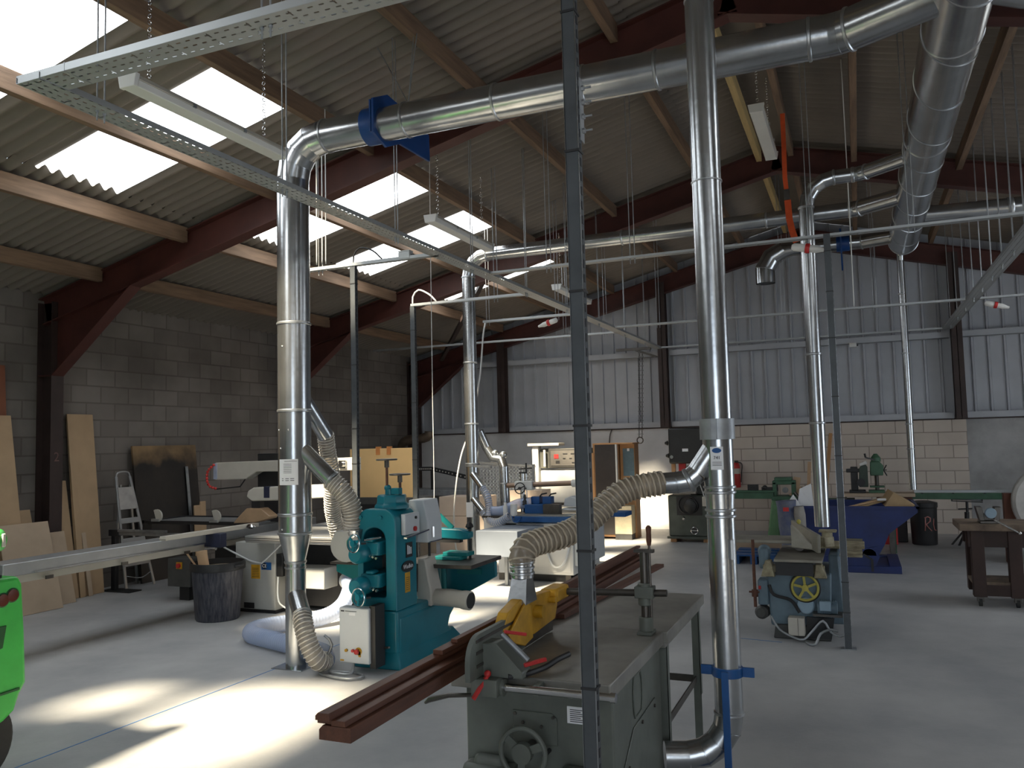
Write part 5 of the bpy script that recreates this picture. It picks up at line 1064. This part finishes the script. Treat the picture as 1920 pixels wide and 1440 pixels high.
MB().box((-.845, 7.70, .575), (-.33, 7.78, .64)).build('bed_lip', PW, Pl, bevel=.008); MB().prism([(-.86, 7.66, .54), (-.74, 7.66, .54), (-.77, 7.66, .68), (-.82, 7.66, .68)], (0, .12, 0)).prism([(-.42, 7.66, .54), (-.31, 7.66, .54), (-.35, 7.66, .66), (-.40, 7.66, .66)], (0, .12, 0)).build('bed_bracket', PW, Pl, bevel=.008)
MB().box((-.74, 7.60, .68), (-.34, 8.6, .705)).build('thicknesser_bed', PLC, Pl, bevel=.004); MB().box((-.73, 7.64, .56), (-.42, 7.66, .67)).build('bed_gap_shade', BLACK, Pl)  # black plate paints the shade in the gap under the bed
MB().box((-1.28, 8.05, .785), (-.55, 8.45, .815)).build('infeed_table', PLC, Pl, bevel=.005); MB().box((-.50, 8.05, .75), (.0, 8.45, .775)).build('outfeed_table', PW, Pl, bevel=.005); MB().box((-.20, 7.55, .745), (-.02, 8.05, .765)).build('side_wing', PW, Pl, bevel=.004)
MB().cyl((-.55, 8.05, .77), (-.55, 8.5, .77), .05, seg=18).build('cutter_block', DSTEEL, Pl)
MB().prism([(-.60, 7.75, .79), (-.40, 7.75, .77), (-.40, 7.75, .79), (-.60, 7.75, .99)], (.02, .02, 0)).bar((-.62, 8.3, .90), (-.36, 7.62, .84), .03, .16).build('fence', PLC, Pl, bevel=.006)
MB().bar((-.44, 8.0, .82), (-.28, 7.8, .84), .10, .09).cyl((-.30, 7.85, .80), (-.30, 7.85, .93), .045, seg=16).box((-.37, 7.8, .92), (-.22, 7.95, .935)).build('fence_bracket', PW, Pl, bevel=.01)
MB().tube(spline([(-.55, 8.15, .86), (-.53, 8.12, .92), (-.55, 8.1, .97)], .02), [.012]*8 and .012, 8).ball((-.55, 8.1, .985), .02).build('lever', mat('aged_yellow', (.48, .42, .08), .5, 0, .3, 10), Pl)
MB().box((-.88, 7.72, .60), (-.80, 7.95, .78)).ball((-.84, 7.85, .74), .06).build('gear_case', PB, Pl, bevel=.02)
yw = mat('aged_yellow', (.48, .42, .08), .5, 0, .3, 10)
MB().torus((-.495, 7.685, .455), (0, -1, 0), .118, .012, 40, 8).build('wheel_rim', BLACK, Pl)
wheel(Pl, (-.495, 7.68, .455), (0, -1, 0), .108, .012, yw, 5, .028, 'spoked_handwheel', grip=False)
MB().cyl((-.92, 7.68, .27), (-.92, 7.68, .86), .014, seg=12).cyl((-.92, 7.68, .36), (-.92, 7.68, .42), .028, seg=10).bar((-.97, 7.68, .40), (-.88, 7.68, .40), .015, .015).build('feed_rod', HARDWOOD, Pl)
MB().box((-.90, 7.72, .28), (-.81, 7.9, .50)).build('side_box', PB, Pl, bevel=.012); MB().box((-.89, 7.705, .42), (-.87, 7.72, .45)).build('red_button', RED, Pl)
MB().lathe([(.03, 0), (.06, .02), (.06, .10), (.04, .12)], (-.86, 7.85, .21), (-.2, -1, 0), 18).build('side_motor', mat('dark_grey_paint', (.07, .07, .068), .5), Pl)
LB = mat('pale_blue_paint', (.30, .42, .52), .5, 0, .15, 6)
MB().cyl((-.50, 7.70, .295), (-.50, 7.76, .295), .072, seg=28).build('belt_cover', LB, Pl, bevel=.01)
q = MB().cyl((-.40, 7.66, .30), (-.24, 7.66, .30), .055, seg=20); 
for i in range(9): q.lathe([(.062, 0), (.062, .006)], (-.385+i*.016, 7.66, .30), (1, 0, 0), 20)
q.build('motor', PB, Pl); MB().box((-.38, 7.59, .28), (-.29, 7.62, .36)).build('terminal_box', LB, Pl, bevel=.004); MB().bar((-.44, 7.70, .235), (-.20, 7.70, .235), .16, .02, (0, 0, 1)).build('motor_plate', DSTEEL, Pl)
MB().box((-.645, 7.60, .055), (-.51, 7.72, .205)).build('control_box', BEIGE, Pl, bevel=.006); MB().box((-.565, 7.597, .055), (-.562, 7.60, .205)).build('box_seam', DSTEEL, Pl)
MB().prism([(-.50, 7.70, .02), (-.30, 7.70, .02), (-.27, 7.70, .20), (-.50, 7.70, .20)], (0, .02, 0)).build('black_plate', BLACK, Pl)  # flat black plate low on the planer front
for pts in ([(-.80, 7.72, .46), (-.76, 7.70, .38), (-.62, 7.69, .34), (-.55, 7.68, .24)], [(-.79, 7.66, .20), (-.72, 7.62, .10), (-.60, 7.60, .04), (-.52, 7.60, .03), (-.45, 7.62, .10), (-.36, 7.62, .19), (-.30, 7.62, .10), (-.22, 7.58, .08), (-.15, 7.56, .13), (-.16, 7.55, .2)]):
    MB().tube(spline(pts, .03), .010 if len(pts) > 4 else .014, 8).build('cable', GALVD if len(pts) > 4 else BLACK, Pl)
MB().tube(spline([(-.5, 7.55, .02), (-.47, 7.5, .015), (-.42, 7.5, .02), (-.38, 7.54, .10), (-.3, 7.58, .13), (-.24, 7.58, .12)], .03), .011, 8).build('cable', GALVD, Pl)

# blue tipping skip with waste
Sk = thing('tipping_skip', 'dark blue tipping skip full of waste boxes and scraps', 'skip', (-.15, 12.1, 0))
o2 = [(-.88, .84), (.64, .84), (.64, .77), (.30, .50), (.24, .36), (.10, .11), (-.80, .11)]
q = MB().prism([(x, 11.62, z) for x, z in o2], (0, .015, 0)).prism([(x, 12.78, z) for x, z in o2], (0, .015, 0))
for k in range(1, 7):
    a, b = o2[k], o2[(k+1) % 7]
    q.add([(a[0], 11.62, a[1]), (b[0], 11.62, b[1]), (b[0], 12.79, b[1]), (a[0], 12.79, a[1])], [(0, 1, 2, 3)])
q.prism([(-.80, 11.60, .13), (.15, 11.60, .34), (.17, 11.60, .20), (.13, 11.60, .10), (.05, 11.60, .02), (-.80, 11.60, .02)], (0, .018, 0)); q.build('body', SKIPB, Sk, smooth=False)
MB().box((.0, 11.6, .03), (.40, 12.8, .06)).build('base_sheet', SKIPB, Sk)
MB().box((-.90, 11.60, .815), (.66, 11.64, .845)).box((-.90, 12.77, .815), (.66, 12.81, .845)).box((.62, 11.60, .815), (.66, 12.81, .845)).build('rim', SKIPB, Sk)
MB().box((-.95, 11.58, 0), (.42, 11.72, .085)).box((-.95, 12.66, 0), (.42, 12.80, .085)).box((.28, 11.6, .0), (.42, 12.8, .09)).box((-.95, 11.6, .0), (-.80, 12.8, .09)).build('base_frame', SKIPB, Sk, bevel=.005)
q = MB().prism([(.05+.085*cos(a), 11.60, .22+.085*sin(a)) for a in [pi*i/12 for i in range(13)]], (0, .012, 0)); q.build('floor_glimpse', WHITE, Sk)  # white half-disc stands in for bright floor seen through the rocker hole
MB().bar((-.02, 11.59, .24), (.08, 11.59, .17), .02, .05, (0, 1, 0)).bar((.08, 11.59, .18), (.08, 11.59, .02), .03, .03).build('latch', BLACK, Sk)
MB().box((-.30, 11.595, .40), (-.02, 11.62, .43)).build('side_rib', mat('rusty_rib', (.16, .14, .10), .7), Sk)
def cbox(label, c, s, r, m, name='cardboard_box', cat='box'):
    M = Matrix.Translation(c) @ Matrix.Rotation(r[2], 4, 'Z') @ Matrix.Rotation(r[1], 4, 'Y') @ Matrix.Rotation(r[0], 4, 'X')
    return single(name, MB().box((-s[0]/2, -s[1]/2, -s[2]/2), (s[0]/2, s[1]/2, s[2]/2), M), m, label, cat, bevel=.003, smooth=False)
CARD = mat('cardboard', (.42, .29, .16), .85, 0, .15, 4)
cb = cbox('open cardboard box tilted on top of the waste in the blue skip', (.42, 11.95, .86), (.30, .36, .20), (.1, .55, .2), CARD)
cbox('flat cardboard piece lying in the blue skip', (.10, 12.0, .86), (.55, .35, .03), (0, -.28, .1), CARD)
for i, (x, z, l) in enumerate(((.0, .86, 'pale batten sticking up along the skip waste'), (.08, .88, 'second pale batten in the skip, lying above the first'), (.15, .86, 'third pale batten in the skip, nearest to the open box'))):
    single('batten', MB().bar((x-.25, 11.85+i*.06, .80), (x+.32, 11.9+i*.06, z+.07), .03, .018), mat('pale_pine', (.62, .42, .26), .7), l, 'timber')
single('paper_scrap', MB().box((.18, 11.8, .90), (.29, 11.88, .93)), PAPER, 'crumpled white scrap between the batten and the box in the skip', 'paper', bevel=.01)
for l, p in (('large white sheet standing up at the end of the skip', [(-.82, 11.9, .80), (-.60, 11.9, .80), (-.63, 11.95, 1.12), (-.78, 11.95, 1.05)]), ('lower white sheet leaning beside the large one', [(-.98, 11.8, .80), (-.74, 11.8, .80), (-.86, 11.85, .98)])):
    single('white_sheet', MB().prism(p, (0, .015, 0)), PAPER, l, 'board', smooth=False)
bgm = mat('blue_sack', (.07, .09, .19), .6, 0, .5, 7, c2=(.16, .17, .20)); sk = thing('waste_sack', 'bluish plastic sack with a red patch beside the green pedestal', 'sack', (-.98, 11.5, 0))
MB().lathe([(.08, 0), (.12, .08), (.11, .35), (.125, .60), (.12, .85), (.13, .93)], (-.87, 11.45, 0), (-.06, 0, 1), 14).build('sack', bgm, sk); MB().box((-.95, 11.275, .80), (-.88, 11.30, .85)).build('red_print', RED, sk)
single('white_sack', MB().lathe([(.05, 0), (.08, .1), (.06, .4), (.075, .75), (.06, .86)], (-.72, 11.38, 0), (-.05, 0, 1), 12), mat('dull_white_sack', (.33, .31, .28), .7), 'slim white sack squeezed between the blue sack and the skip', 'sack')
# small blue pallet
Pt = thing('pallet', 'small blue pallet on the floor beyond the foreground duct', 'pallet', (-1.5, 12.4, 0))
for y in (12.0, 12.3, 12.6): MB().box((-1.72, y, .11), (-1.15, y+.2, .13)).build('top_board', BLUE, Pt)
for x in (-1.72, -1.48, -1.24):
    MB().box((x, 12.0, 0), (x+.09, 12.8, .11)).build('bearer', BLUE, Pt)
# black wheelie bin style tub, red box
Rb = thing('waste_bin', 'black plastic bin with pink letters painted on it behind the skip', 'bin', (.88, 14.75, 0))
MB().lathe([(.175, 0), (.185, .01), (.20, .60), (.20, .62)], (.89, 14.75, 0), seg=36).build('tub', BLACK, Rb); MB().lathe([(.20, .58), (.212, .59), (.212, .66), (.10, .69)], (.89, 14.75, 0), seg=36).build('lid', BLACK, Rb)
PK = mat('pink_paint', (.62, .26, .24), .6)
def onbin(pts):
    out = []
    for u_, z in pts: a = -pi/2+(u_)/.2; out.append(V((.89+.2*cos(a), 14.75+.2*sin(a), z)))
    return out
MB().tube(onbin([(.0, .23), (.01, .33), (.015, .44)]), .009, 6).tube(onbin([(.0, .43), (.05, .45), (.085, .43), (.08, .38), (.02, .33), (.06, .27), (.10, .23)]), .009, 6).tube(onbin([(.15, .42), (.135, .33), (.15, .25), (.19, .23)]), .008, 6).build('painted_letters', PK, Rb, sharp=180)
single('black_crate', MB().box((.40, 14.95, 0), (.66, 15.3, .48)), BLACK, 'dark crate between the red box and the lettered bin', 'crate', bevel=.01)
single('red_box', MB().prism([(.24, 14.6, 0), (.50, 14.6, 0), (.50, 14.6, .38), (.34, 14.6, .38)], (0, .3, 0)), RED, 'bright red box on the floor behind the skip', 'box', bevel=.006, smooth=False)

# green pedestal cross-cut saw
G = thing('crosscut_saw', 'light green pedestal saw with a window-shaped head in front of the cream blocks', 'saw', (-1.2, 13.6, 0))
MB().prism([(-1.42, 13.5, 0), (-1.22, 13.5, 0), (-1.17, 13.5, .80), (-1.30, 13.5, .80)], (0, .4, 0)).build('pedestal', GREENM, G, bevel=.02); MB().prism([(-1.22, 13.55, 0), (-.98, 13.55, 0), (-.98, 13.55, .78), (-1.17, 13.55, .78)], (0, .3, 0)).build('pedestal_recess_shade', BLACK, G)  # solid black block stands in for the shaded hollow of the pedestal
MB().box((-1.30, 13.45, .78), (-.92, 13.9, .84)).build('saddle', GREEND, G, bevel=.01)
q = MB().box((-1.28, 13.5, .84), (-1.22, 13.8, 1.06)).box((-1.0, 13.5, .84), (-.94, 13.8, 1.06)).box((-1.28, 13.5, 1.02), (-.94, 13.8, 1.08)).box((-1.25, 13.52, 1.08), (-.99, 13.78, 1.13)); q.build('head_frame', GREEND, G, bevel=.008)
MB().lathe([(.045, 0), (.045, .05)], (-1.11, 13.78, .92), (0, -1, 0), 20).build('head_motor', GALVD, G)
MB().box((-2.15, 13.5, .80), (-1.25, 13.62, .92)).box((-2.15, 13.48, .90), (-1.25, 13.64, .93)).build('rail', GREEND, G, bevel=.005)
MB().box((-1.66, 13.52, .93), (-1.50, 13.6, 1.02)).box((-1.63, 13.51, .965), (-1.53, 13.61, 1.0)).build('rail_stop', BLACK, G); MB().bar((-1.45, 13.56, .95), (-1.2, 13.56, .95), .05, .06).ball((-1.40, 13.56, .97), .04).build('rail_carriage', BLACK, G)
MB().cyl((-1.9, 13.55, .92), (-1.9, 13.55, 1.0), .02, seg=10).build('rail_knob', BLACK, G); MB().box((-2.1, 13.53, 0), (-2.05, 13.59, .8)).build('rail_leg', GREEND, G)
MB().lathe([(.05, 0), (.05, .06)], (-.86, 13.6, .93), (1, 0, 0), 14).tube(spline([(-.95, 13.5, .90), (-.88, 13.45, .82), (-.78, 13.45, .78)], .03), .02, 8).build('side_gear', DSTEEL, G)
single('plywood_plank', MB().box((-2.05, 12.95, 0), (-1.05, 13.15, .26)), MDFL, 'low beige plank on edge on the floor under the green saw', 'plank', bevel=.004)
# bench with drills along the far wall
Bn = thing('drill_bench', 'long bench with a pale plank top under the two drilling machines', 'bench', (.2, 13.6, 0))
MB().box((-.32, 13.4, .84), (.72, 13.85, .89)).build('plank_top', mat('bench_plank', (.47, .36, .26), .7, 0, .2, 3), Bn, bevel=.004); MB().box((-.9, 13.42, .70), (-.1, 13.8, .80)).build('green_bed', GREEND, Bn)
for x in (-.28, .35): MB().box((x, 13.45, 0), (x+.07, 13.8, .84)).build('leg', DSTEEL, Bn)
MB().box((.2, 13.45, .76), (.68, 13.5, .84)).build('rail', HARDWOOD, Bn)
Gr = thing('roller_conveyor', 'long green roller conveyor with a bright fence along the far wall', 'conveyor', (1.4, 13.6, 0))
MB().box((.30, 13.5, .80), (2.4, 13.6, .89)).build('side_beam', GREEND, Gr, bevel=.005); MB().box((.72, 13.62, .89), (2.4, 13.70, .925)).build('bright_fence', ALU, Gr)
for x in (.8, 1.2, 1.6): MB().box((x, 13.49, .88), (x+.03, 13.5, .895)).build('bolt', BLACK, Gr)
for x in (.38, 2.3): MB().box((x, 13.55, 0), (x+.06, 13.75, .8)).build('leg', GREEND, Gr)
def drill(label, x, y, m, h):
    T = thing('drilling_machine', label, 'drill', (x, y, .89))
    MB().box((x-.12, y-.1, .89), (x+.10, y+.15, .93)).build('base', m, T, bevel=.006); MB().cyl((x, y+.05, .93), (x, y+.05, .89+h), .03, seg=16).build('column', DSTEEL, T)
    MB().prism([(x-.09, y-.12, .89+h*.45), (x+.09, y-.12, .89+h*.45), (x+.10, y-.12, .89+h*.70), (x+.04, y-.12, .89+h*.82), (x-.08, y-.12, .89+h*.80)], (0, .24, 0)).build('head', m, T, bevel=.012)
    MB().lathe([(.07, 0), (.07, .06), (.04, .10), (.02, .12)], (x, y, .89+h*.80), (0, 0, 1), 18).build('motor', m, T); MB().cyl((x, y-.02, .89+h*.22), (x, y-.02, .89+h*.45), .022, seg=12).build('spindle', DSTEEL, T)
    MB().box((x-.1, y-.1, .89+h*.14), (x+.1, y+.1, .89+h*.18)).build('table', m, T, bevel=.004)
    MB().bar((x-.02, y-.1, .89+h*.85), (x-.14, y-.16, .89+h*.92), .018, .018).bar((x-.14, y-.16, .89+h*.92), (x-.15, y-.17, .89+h*1.02), .02, .02).build('lever', BLACK, T)
    for a in (0, 2.1, 4.2): MB().cyl((x+.10, y-.05, .89+h*.58), (x+.14, y-.05+.09*cos(a), .89+h*.58+.09*sin(a)), .008, seg=8).build('feed_spoke', BLACK, T)
    return T
drill('green drilling machine with a raised lever on the plank bench', .22, 13.6, GREEND, .58)
mv = thing('mortiser', 'black mortising machine beside the green drill on the plank bench', 'mortiser', (-.06, 13.6, .89))
MB().box((-.17, 13.5, .89), (.06, 13.75, .93)).box((-.14, 13.52, .93), (-.04, 13.7, 1.28)).box((-.20, 13.5, 1.20), (.08, 13.72, 1.25)).build('body', BLACK, mv, bevel=.008); MB().prism([(-.03, 13.48, .98), (.10, 13.48, .98), (.10, 13.48, 1.28), (.04, 13.48, 1.36), (-.02, 13.48, 1.25)], (0, .2, 0)).build('head', mat('dark_machine_green', (.03, .05, .035), .5), mv, bevel=.01); MB().cyl((-.0, 13.5, 1.31), (.09, 13.48, 1.35), .024, seg=14).build('white_handle', WHITE, mv); MB().lathe([(.06, 0), (.06, .03)], (.0, 13.47, 1.05), (0, -1, 0), 20).build('motor', BLACK, mv)
for l, a, b, m_ in (('orange wooden strip leaning on the cream blocks behind the strut post', (-.66, 15.3, 0), (-.47, 16.2, 1.80), 'orange_wood'), ('pale wooden strip leaning on the cream blocks behind the planer duct', (-.92, 15.5, 0), (-.86, 16.2, 1.28), 'pale_pine')):
    single('wood_strip', MB().bar(a, b, .06, .02, (0, 1, 0)), MATS[m_], l, 'timber')
single('wood_offcut', MB().bar((-.98, 13.7, .75), (-.92, 13.75, 1.12), .10, .05, (0, 1, 0)).bar((-1.03, 13.7, .82), (-.85, 13.72, .95), .09, .05, (0, 1, 0)), MATS['pale_pine'], 'knobbly wooden offcut beside the green saw head', 'timber')
# roller stand
Rs = thing('roller_stand', 'thin black roller stand with folding feet in front of the concrete panel', 'stand', (1.52, 14.9, 0))
MB().cyl((1.33, 14.9, .72), (1.73, 14.9, .70), .028, seg=16).build('roller', GALVD, Rs); MB().bar((1.30, 14.9, .765), (1.76, 14.9, .745), .03, .02).bar((1.31, 14.9, .76), (1.32, 14.9, .68), .02, .02).bar((1.75, 14.9, .74), (1.74, 14.9, .67), .02, .02).bar((1.31, 14.9, .675), (1.75, 14.9, .655), .03, .015).build('roller_frame', BLACK, Rs)
MB().cyl((1.52, 14.9, .12), (1.53, 14.9, .67), .02, seg=12).cyl((1.51, 14.9, .10), (1.52, 14.9, .5), .035, seg=12).cyl((1.40, 14.9, .545), (1.60, 14.9, .555), .01, seg=8).build('mast', BLACK, Rs)
for p_ in ((1.27, 14.75, .0), (1.36, 14.65, .0), (1.75, 15.1, .0), (1.5, 15.2, 0)): MB().bar((1.52, 14.9, .28), p_, .03, .015).build('leg', BLACK, Rs)
# mobile workbench with vice
Wb = thing('workbench', 'dark red-brown mobile workbench with a worn plank top at the right edge', 'workbench', (1.35, 10.2, 0))
WBM = mat('dark_bench_timber', (.045, .020, .014), .6, 0, .4, 4); WBT = mat('worn_bench_top', (.26, .19, .135), .75, 0, .45, 5, c2=(.11, .08, .06))
MB().box((.90, 9.58, .765), (2.2, 10.25, .83)).build('top', WBT, Wb, bevel=.006); MB().box((.98, 9.64, .60), (2.15, 9.70, .765)).build('apron', WBM, Wb); MB().box((.98, 10.12, .6), (2.15, 10.18, .765)).build('apron', WBM, Wb)
for x in (1.0, 1.33, 2.0):
    for y in ((9.62, 10.05) if x != 1.33 else (9.62,)): MB().box((x, y, .10), (x+.12, y+.12, .765)).build('leg', WBM, Wb, bevel=.005)
MB().box((1.0, 9.65, .22), (2.1, 10.1, .25)).build('shelf', WBT, Wb); MB().box((1.05, 9.64, .11), (2.1, 9.70, .22)).build('shelf_apron', WBM, Wb)
for x in (1.06, 1.39):
    c_ = MB().cyl((x-.015, 9.68, .045), (x+.015, 9.68, .045), .045, seg=20).build('castor_wheel', RUBBER, Wb); MB().box((x-.03, 9.65, .05), (x+.03, 9.71, .10)).build('castor_fork', DSTEEL, c_)
Vc = thing('bench_vice', 'steel vice bolted on the end of the mobile workbench', 'vice', (1.18, 9.75, .83))
MB().box((1.10, 9.68, .83), (1.28, 9.86, .86)).box((1.13, 9.72, .86), (1.25, 9.82, .93)).build('vice_base', DSTEEL, Vc, bevel=.006); MB().prism([(1.10, 9.70, .86), (1.15, 9.70, .86), (1.13, 9.70, 1.0), (1.07, 9.70, 1.0)], (0, .14, 0)).build('fixed_jaw', DSTEEL, Vc, bevel=.005); MB().prism([(1.23, 9.70, .86), (1.28, 9.70, .86), (1.30, 9.70, 1.0), (1.24, 9.70, 1.0)], (0, .14, 0)).build('moving_jaw', DSTEEL, Vc, bevel=.005)
MB().lathe([(.05, 0), (.055, .02), (.05, .05)], (1.20, 9.69, .94), (0, -1, 0), 18).build('vice_barrel', mat('pale_blue_paint', (.30, .42, .52), .5), Vc); MB().cyl((1.22, 9.6, .88), (1.42, 9.5, .76), .011, seg=10).ball((1.42, 9.5, .76), .018).build('vice_handle', CHROME, Vc)
# big wheel machine at the right edge
Bw = thing('wheel_machine', 'machine with a large pale wheel casting and a brown post at the right edge', 'machine', (2.15, 12.9, 0))
MB().box((1.76, 12.85, 0), (1.90, 13.0, .93)).build('brown_post', mat('brown_post', (.16, .055, .03), .6, 0, .3, 5), Bw, bevel=.005)
MB().lathe([(.48, 0), (.50, .03), (.50, .12), (.46, .15)], (2.32, 12.75, .82), (0, -1, 0), 56).build('wheel_casing', mat('pale_grey_casting', (.50, .48, .45), .5, 0, .25, 4), Bw, bevel=.008); MB().lathe([(.18, 0), (.15, .05)], (2.32, 12.60, .82), (0, -1, 0), 30).build('wheel_hub', DSTEEL, Bw)
MB().box((2.1, 12.6, 0), (2.9, 13.1, .5)).build('stand', mat('pale_grey_casting', (.5, .48, .45), .5), Bw, bevel=.01); MB().prism([(2.04, 12.596, 1.02), (2.14, 12.596, 1.02), (2.14, 12.596, 1.14)], (0, -.01, 0)).build('dark_badge', BLACK, Bw)
# setting-out chalk lines on the floor
struct('floor_line', MB().bar((-4.535, 3.2, .0015), (-4.41, 6.6, .0015), .009, .001), mat('chalk_blue', (.08, .24, .55), .8))
struct('floor_line', MB().bar((-1.05, 7.615, .0015), (-.70, 7.565, .0015), .012, .001), mat('chalk_blue', (.08, .24, .55), .8))
